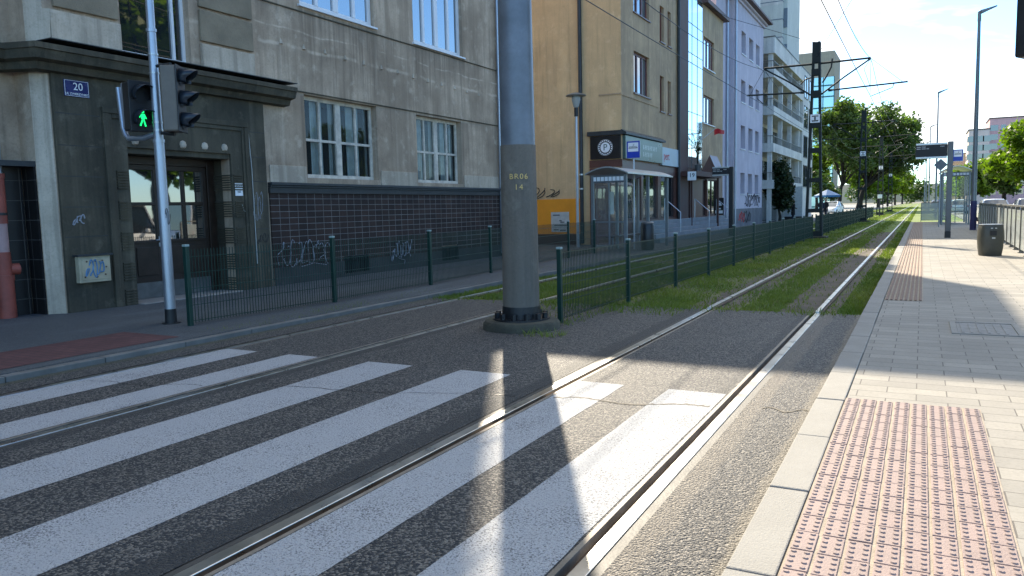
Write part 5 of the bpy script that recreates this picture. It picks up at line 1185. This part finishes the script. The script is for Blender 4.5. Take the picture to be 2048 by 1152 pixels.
# ================================================================== CARS
def car(label, loc, rz, paint, group='cars on the road', van=False):
    t = thing('car', label, 'car', loc, rz, group); L, Wd = 4.3, 1.76; hw = Wd / 2
    hr = 2.2 if van else 1.5
    # body loft along y (rear at -y): (y, half width low, half width top, z bottom, z belt)
    st = [(-2.15, .62, .60, .45, .78), (-2.08, .8, .76, .32, .95), (-1.8, hw, .83, .26, 1.0), (-.9, hw, .85, .22, .98), (.4, hw, .85, .22, .95), (1.1, hw, .83, .22, .92), (1.75, .86, .76, .26, .82), (2.08, .76, .62, .34, .68), (2.15, .6, .5, .42, .6)]
    b = MB(); vs = []; fs = []; n = 10
    for y, wl, wt, z0, z1 in st:
        zm = (z0 + z1) / 2
        for x, z in ((-wl * .9, z0), (-wl, z0 + .08), (-wl, zm), (-wt, z1 - .03), (-wt * .9, z1), (wt * .9, z1), (wt, z1 - .03), (wl, zm), (wl, z0 + .08), (wl * .9, z0)): vs.append((x, y, z))
    for i in range(len(st) - 1):
        for k in range(n): fs.append((i * n + k, i * n + (k + 1) % n, (i + 1) * n + (k + 1) % n, (i + 1) * n + k))
    fs += [tuple(range(n)), tuple(range((len(st) - 1) * n, len(st) * n))]; b.add(vs, fs); body = b.build('body', paint, t, smooth=True)
    gh = [(-2.0, .74, .96), (-1.55, .62, hr - .06), (-.9, .62, hr), (.1, .62, hr - .02), (1.15, .72, .92)]
    if van: gh = [(-2.1, .8, .96), (-2.05, .74, hr - .06), (-1.0, .74, hr), (.9, .74, hr - .03), (1.5, .76, .92)]
    b = MB(); bot = [(-.8, .94), (.8, .94)]; vs = []; fs = []
    for y, w, z in gh:
        q = (z - .9) / (hr - .9); vs += [(-.82, y, .92), (-.82 + (.82 - w) * .98, y, .92 + (z - .92) * .95), (-w * .85, y, z + .005), (w * .85, y, z + .005), (.82 - (.82 - w) * .98, y, .92 + (z - .92) * .95), (.82, y, .92)]
    for i in range(len(gh) - 1):
        for k in range(5): fs.append((i * 6 + k, i * 6 + k + 1, i * 6 + 7 + k, i * 6 + 6 + k))
    b.add(vs, fs); b.build('windows', M['glass_dk'], t, smooth=True)
    b = MB(); vs = []; fs = []; rg = gh[1:4]
    for y, w, z in rg: vs += [(-w - .02, y, z - .06), (-w * .85, y, z + .02), (0, y, z + .035), (w * .85, y, z + .02), (w + .02, y, z - .06)]
    for i in range(2):
        for k in range(4): fs.append((i * 5 + k, i * 5 + k + 1, i * 5 + 6 + k, i * 5 + 5 + k))
    b.add(vs, fs); r_ = b.build('roof', paint, t, smooth=True); so_ = r_.modifiers.new('s', 'SOLIDIFY'); so_.thickness = .03
    b = MB()
    for s in (-1, 1):
        b.tube([(s * .8, gh[0][0] - .02, .96), (s * (gh[1][1] + .02), gh[1][0], gh[1][2] - .02)], .045, 6); b.tube([(s * .81, gh[-1][0], .93), (s * (gh[3][1] + .02), gh[3][0], gh[3][2] - .02)], .035, 6); b.tube([(s * .82, -.35, .95), (s * .64, -.4, hr - .05)], .03, 6)
    b.each('pillar', paint, t, smooth=True)
    for s in (-1, 1):
        for y in (-1.35, 1.35):
            b = MB(); b.cyl((s * .72, y, .31), (s * .9, y, .31), .31, n=20); w = b.build('wheel', M['tyre'], t, smooth=True)
            b = MB(); b.cyl((s * .89, y, .31), (s * .91, y, .31), .2, n=14); b.build('rim', M['alu'], w)
        b = MB(); b.box(s * .74 - .1, s * .74 + .1, -2.16, -2.02, .74, .92); b.build('tail_light', M['tail'], t, bevel=.02)
        b = MB(); b.box(s * .62 - .14, s * .62 + .14, 2.0, 2.14, .6, .7); b.build('headlight', M['alu'], t, bevel=.02)
        b = MB(); b.box(s * .95 - .08, s * .95 + .08, .85, .95, .95, 1.07); b.build('wing_mirror', paint, t, bevel=.02)
    b = MB(); b.box(-.26, .26, -2.185, -2.16, .56, .67); b.build('licence_plate', M['sign_white'], t); return t
cw = car('white hatchback seen from behind over the glass barrier', (4.25, 62, -.06), 0, M['car_white'])
cg = car('silver hatchback cut by the right edge of the view', (6.15, 61, -.06), 0, M['car_grey'])
copy_tree(cw, (3.4, 96, -.06), 0, label='white hatchback driving beside the far tram shelter')
copy_tree(cg, (2.9, 118, -.06), 0, label='silver hatchback in the queue beyond the shelter')
copy_tree(cw, (5.4, 126, -.06), 3.14, label='white hatchback coming towards us in the far lane')
cb = car('dark blue hatchback in the middle of the distant queue', (2.6, 140, -.06), 0, M['car_blue'])
copy_tree(cw, (2.2, 158, -.06), 0, label='farthest white hatchback in the queue')
cr = car('red hatchback far down the road', (5.2, 165, -.06), 3.14, M['car_red'])
vn = car('tall white van past the right edge, mirrored in the left door pane', (4.2, 19.6, -.06), 0, M['car_white'], van=True)
copy_tree(vn, (4.3, 24.9, -.06), 0, label='second white van past the right edge, mirrored in the right door panes')
copy_tree(cw, (-9.2, 96, .06), 3.0, label='white hatchback parked on the left pavement by the trees')
copy_tree(cg, (-9.9, 102, .06), 3.1, label='silver hatchback parked behind the white one by the trees')
# ================================================================== PEOPLE / SMALL FAR THINGS
def person(label, loc, rz, coat, legm, h=1.74, stride=.16, bag=False):
    t = thing('person', label, 'person', loc, rz); k = h / 1.74
    J = {'pel': (0, 0, .95, .13, .1), 'wai': (0, 0, 1.1, .13, .1), 'che': (0, .01, 1.34, .155, .11), 'nek': (0, .02, 1.48, .06, .06), 'hed': (0, .04, 1.6, .088, .1), 'top': (0, .035, 1.7, .06, .07),
         'shl': (-.19, .0, 1.41, .06, .06), 'ell': (-.24, -.03, 1.13, .045, .045), 'wrl': (-.22, .1, .92, .032, .032), 'hnl': (-.21, .14, .84, .03, .018),
         'shr': (.19, .0, 1.41, .06, .06), 'elr': (.25, .02, 1.14, .045, .045), 'wrr': (.2, .22, 1.06, .032, .032), 'hnr': (.17, .29, 1.08, .03, .018),
         'hil': (-.09, 0, .9, .09, .09), 'knl': (-.1, stride * .6, .5, .06, .062), 'anl': (-.1, stride * .4 - .05, .09, .042, .045), 'tol': (-.11, stride * .4 + .12, .035, .04, .03),
         'hir': (.09, 0, .9, .09, .09), 'knr': (.1, -stride * .3, .5, .06, .062), 'anr': (.1, -stride - .05, .1, .042, .045), 'tor': (.11, -stride + .12, .035, .04, .03)}
    E = [('pel', 'wai'), ('wai', 'che'), ('che', 'nek'), ('nek', 'hed'), ('hed', 'top'), ('che', 'shl'), ('shl', 'ell'), ('ell', 'wrl'), ('wrl', 'hnl'), ('che', 'shr'), ('shr', 'elr'), ('elr', 'wrr'), ('wrr', 'hnr'), ('pel', 'hil'), ('hil', 'knl'), ('knl', 'anl'), ('anl', 'tol'), ('pel', 'hir'), ('hir', 'knr'), ('knr', 'anr'), ('anr', 'tor')]
    ks = list(J); me = bpy.data.meshes.new('body'); me.from_pydata([tuple(c * k for c in J[q][:3]) for q in ks], [(ks.index(a), ks.index(b_)) for a, b_ in E], [])
    o = bpy.data.objects.new('body', me); COL.objects.link(o); o.parent = t
    o.modifiers.new('skin', 'SKIN'); me.materials.append(M['skin'])
    sv = me.skin_vertices[0].data
    for i, q in enumerate(ks): sv[i].radius = (J[q][3] * k, J[q][4] * k)
    sv[0].use_root = True
    ss = o.modifiers.new('sub', 'SUBSURF'); ss.levels = 2; ss.render_levels = 2
    S_ = lambda prof: [(r_ * k, z * k) for r_, z in prof]
    b = MB(); b.lathe((0, .005, 0), S_([(.19, .55), (.185, .8), (.175, 1.05), (.195, 1.3), (.19, 1.4), (.13, 1.47), (.07, 1.5), (.0, 1.5)]), n=24); c = b.build('coat', coat, t, smooth=True); c.scale = (1.15, .82, 1)
    for sfx, sg in (('l', -1), ('r', 1)):
        p = [Vector(J[q + sfx][:3]) * k for q in ('sh', 'el', 'wr')]; b = MB(); b.tube(p, [.078 * k, .062 * k, .05 * k], 12); b.build('sleeve', coat, t, smooth=True)
        p = [Vector(J[q + sfx][:3]) * k for q in ('hi', 'kn', 'an')]; b = MB(); b.tube(p, [.105 * k, .08 * k, .062 * k], 12); b.build('trouser_leg', legm, t, smooth=True)
        a, e = Vector(J['an' + sfx][:3]) * k, Vector(J['to' + sfx][:3]) * k; b = MB(); b.obox(((a + e) / 2 + Vector((0, .02, -.03))), (.045, 0, 0), (0, .13, 0), (0, 0, .04)); b.build('shoe', M['black_pl'], t, bevel=.02)
        hnd = Vector(J['hn' + sfx][:3]) * k; wr = Vector(J['wr' + sfx][:3]) * k; d = (hnd - wr).normalized(); sd_ = d.cross(Vector((0, 0, 1) if abs(d.z) < .8 else (0, 1, 0))).normalized()
        b = MB()
        for i, L in enumerate((.07, .08, .075, .06)): q = hnd + sd_ * (i - 1.5) * .017; b.tube([q, q + d * L * .6, q + d * L + Vector((0, 0, -.012))], [.009, .008, .006], 6)
        q = wr + d * .04; b.tube([q, q + sd_ * .03 + d * .02, q + sd_ * .035 + d * .055], [.011, .01, .007], 6); b.build('fingers', M['skin'], t, smooth=True)
    b = MB(); b.lathe((0, .025 * k, 0), S_([(.098, 1.6), (.108, 1.66), (.095, 1.72), (.05, 1.755), (.0, 1.76)]), n=18); b.build('hair', M['hair'], t, smooth=True)
    b = MB(); b.cyl((0, .125 * k, 1.6 * k), (0, .155 * k, 1.585 * k), .016, .012, n=8)
    for s in (-1, 1): b.lathe((s * .035 * k, .125 * k, 1.625 * k), [(.0, -.012), (.012, 0), (.0, .012)], n=8, m=1); b.lathe((s * .1 * k, .035 * k, 1.6 * k), [(.0, -.035), (.018, 0), (.0, .035)], n=8)
    b.box(-.025 * k, .025 * k, .128 * k, .136 * k, 1.543 * k, 1.552 * k, 1); b.build('face', [M['skin'], M['hair']], t, smooth=True)
    if bag: b = MB(); b.box(.02, .42, .26, .38, 1.33 * k, 1.45 * k); b.build('held_box', M['black_pl'], t, bevel=.02)
    return t
person('person in a long black coat standing by the pale wall panel', (-8.75, 62.5, .06), R(-70), M['cloth_k'], M['cloth_n'], 1.66, .08)
person('person in dark clothes walking behind the nearest lattice mast', (-7.75, 72, .06), R(160), M['cloth_n'], M['cloth_k'], 1.7)
person('second person in dark clothes beside the parked cars', (-8.1, 79, .06), R(150), M['cloth_k'], M['cloth_n'], 1.72)
t = thing('parasol', 'open blue canvas parasol behind the lattice mast', 'parasol', (-8.7, 86, .06))
b = MB(); n = 8; c = Vector((0, 0, 2.75)); vs = [c] + [Vector((1.25 * math.cos(2 * math.pi * i / n), 1.25 * math.sin(2 * math.pi * i / n), 2.15)) for i in range(n)] + [Vector((1.25 * math.cos(2 * math.pi * i / n), 1.25 * math.sin(2 * math.pi * i / n), 1.95)) for i in range(n)]
b.add(vs, [(0, 1 + i, 1 + (i + 1) % n) for i in range(n)] + [(1 + i, 1 + n + i, 1 + n + (i + 1) % n, 1 + (i + 1) % n) for i in range(n)]); b.build('canopy', M['umbrella'], t, fixn=False)
b = MB(); b.cyl((0, 0, 0), (0, 0, 2.72), .03, n=10); b.lathe((0, 0, 0), [(.3, 0), (.28, .08), (.0, .1)], n=16); b.build('pole', M['paper'], t, smooth=True)
t = thing('pale_wall_panel', 'pale beige wall panel beside the balcony block entrance', 'wall', (-9.3, 66, .06))
b = MB(); b.box(-.6, .75, 0, .15, .35, 2.75); b.build('panel', M['paper'], t)
b = MB(); b.box(-.6, .75, -.02, .17, 0, .347); b.build('foot', M['black_pl'], t)
t = thing('signal_post', 'black track signal post with white head at the fence end', 'signal', (-3.7, 84, 0))
b = MB(); b.cyl((0, 0, -.1), (0, 0, 1.75), .06, n=12); b.build('post', M['black_pl'], t, smooth=True)
b = MB(); b.box(-.2, .2, -.12, .12, 1.75, 2.15); b.build('head', M['sign_white'], t, bevel=.02)
b = MB(); b.box(-.22, .22, -.14, .14, 2.15, 2.22); b.build('cap', M['black_pl'], t)
# ================================================================== CAMERA / LIGHT / WORLD
cam = bpy.data.cameras.new('camera'); co = bpy.data.objects.new('camera', cam); COL.objects.link(co)
cam.sensor_width = 36; cam.lens = 1538 / 2048 * 36; cam.clip_end = 4000; cam.clip_start = .05
rt = Vector((0.88315698, 0.46853427, -0.02256956)); up = Vector((-0.02786977, 0.10044096, 0.99455261)); bk = Vector((0.46824889, -0.87771707, 0.1017631))
m = Matrix((rt, up, bk)).transposed().to_4x4(); m.translation = (0, 0, 1.5); co.matrix_world = m
S.camera = co
EL = 35.6; AZ = 28.2
sd = bpy.data.lights.new('sun', 'SUN'); sd.energy = 3.2; sd.angle = R(.5); sd.color = (1, .88, .70)
so = bpy.data.objects.new('sun', sd); COL.objects.link(so)
d = Vector((math.sin(R(AZ)) * math.cos(R(EL)), -math.cos(R(AZ)) * math.cos(R(EL)), -math.sin(R(EL))))
so.rotation_euler = d.to_track_quat('-Z', 'Y').to_euler(); so.location = (-20, 40, 40)
w = bpy.data.worlds.new('World'); S.world = w; w.use_nodes = True; nt = w.node_tree
bg = nt.nodes['Background']; bg.inputs['Strength'].default_value = .105
sky = nt.nodes.new('ShaderNodeTexSky'); sky.sky_type = 'NISHITA'; sky.sun_disc = False; sky.sun_elevation = R(EL); sky.sun_rotation = R(-AZ); sky.air_density = 1.0; sky.dust_density = .2; sky.ozone_density = 2.5
tc = nt.nodes.new('ShaderNodeTexCoord'); mp = nt.nodes.new('ShaderNodeMapping'); mp.inputs['Scale'].default_value = (1.0, .6, 5.5); mp.inputs['Rotation'].default_value = (0, R(-4), 0); nt.links.new(tc.outputs['Generated'], mp.inputs[0])
no = nt.nodes.new('ShaderNodeTexNoise'); no.inputs['Scale'].default_value = 1.5; no.inputs['Detail'].default_value = 7; no.inputs['Roughness'].default_value = .52; no.inputs['Distortion'].default_value = .5; nt.links.new(mp.outputs[0], no.inputs['Vector'])
dt = nt.nodes.new('ShaderNodeVectorMath'); dt.operation = 'DOT_PRODUCT'; nt.links.new(tc.outputs['Generated'], dt.inputs[0]); dt.inputs[1].default_value = (-.3, .35, .6)
ad = nt.nodes.new('ShaderNodeMath'); ad.operation = 'ADD'; nt.links.new(no.outputs[0], ad.inputs[0]); nt.links.new(dt.outputs['Value'], ad.inputs[1])
rp = nt.nodes.new('ShaderNodeValToRGB'); rp.color_ramp.elements[0].position = .93; rp.color_ramp.elements[1].position = 1.12; nt.links.new(ad.outputs[0], rp.inputs[0])
mx = nt.nodes.new('ShaderNodeMix'); mx.data_type = 'RGBA'; nt.links.new(rp.outputs[0], mx.inputs[0]); ti = nt.nodes.new('ShaderNodeMix'); ti.data_type = 'RGBA'; ti.blend_type = 'MULTIPLY'; ti.inputs[0].default_value = 1; nt.links.new(sky.outputs[0], ti.inputs[6]); ti.inputs[7].default_value = (.60, .79, .97, 1); nt.links.new(ti.outputs[2], mx.inputs[6]); mx.inputs[7].default_value = (4.7, 4.9, 5.0, 1)
nt.links.new(mx.outputs[2], bg.inputs[0])
vs = S.view_settings; vs.view_transform = 'Standard'; vs.look = 'None'; vs.exposure = 1.82; vs.gamma = 1; vs.use_curve_mapping = False
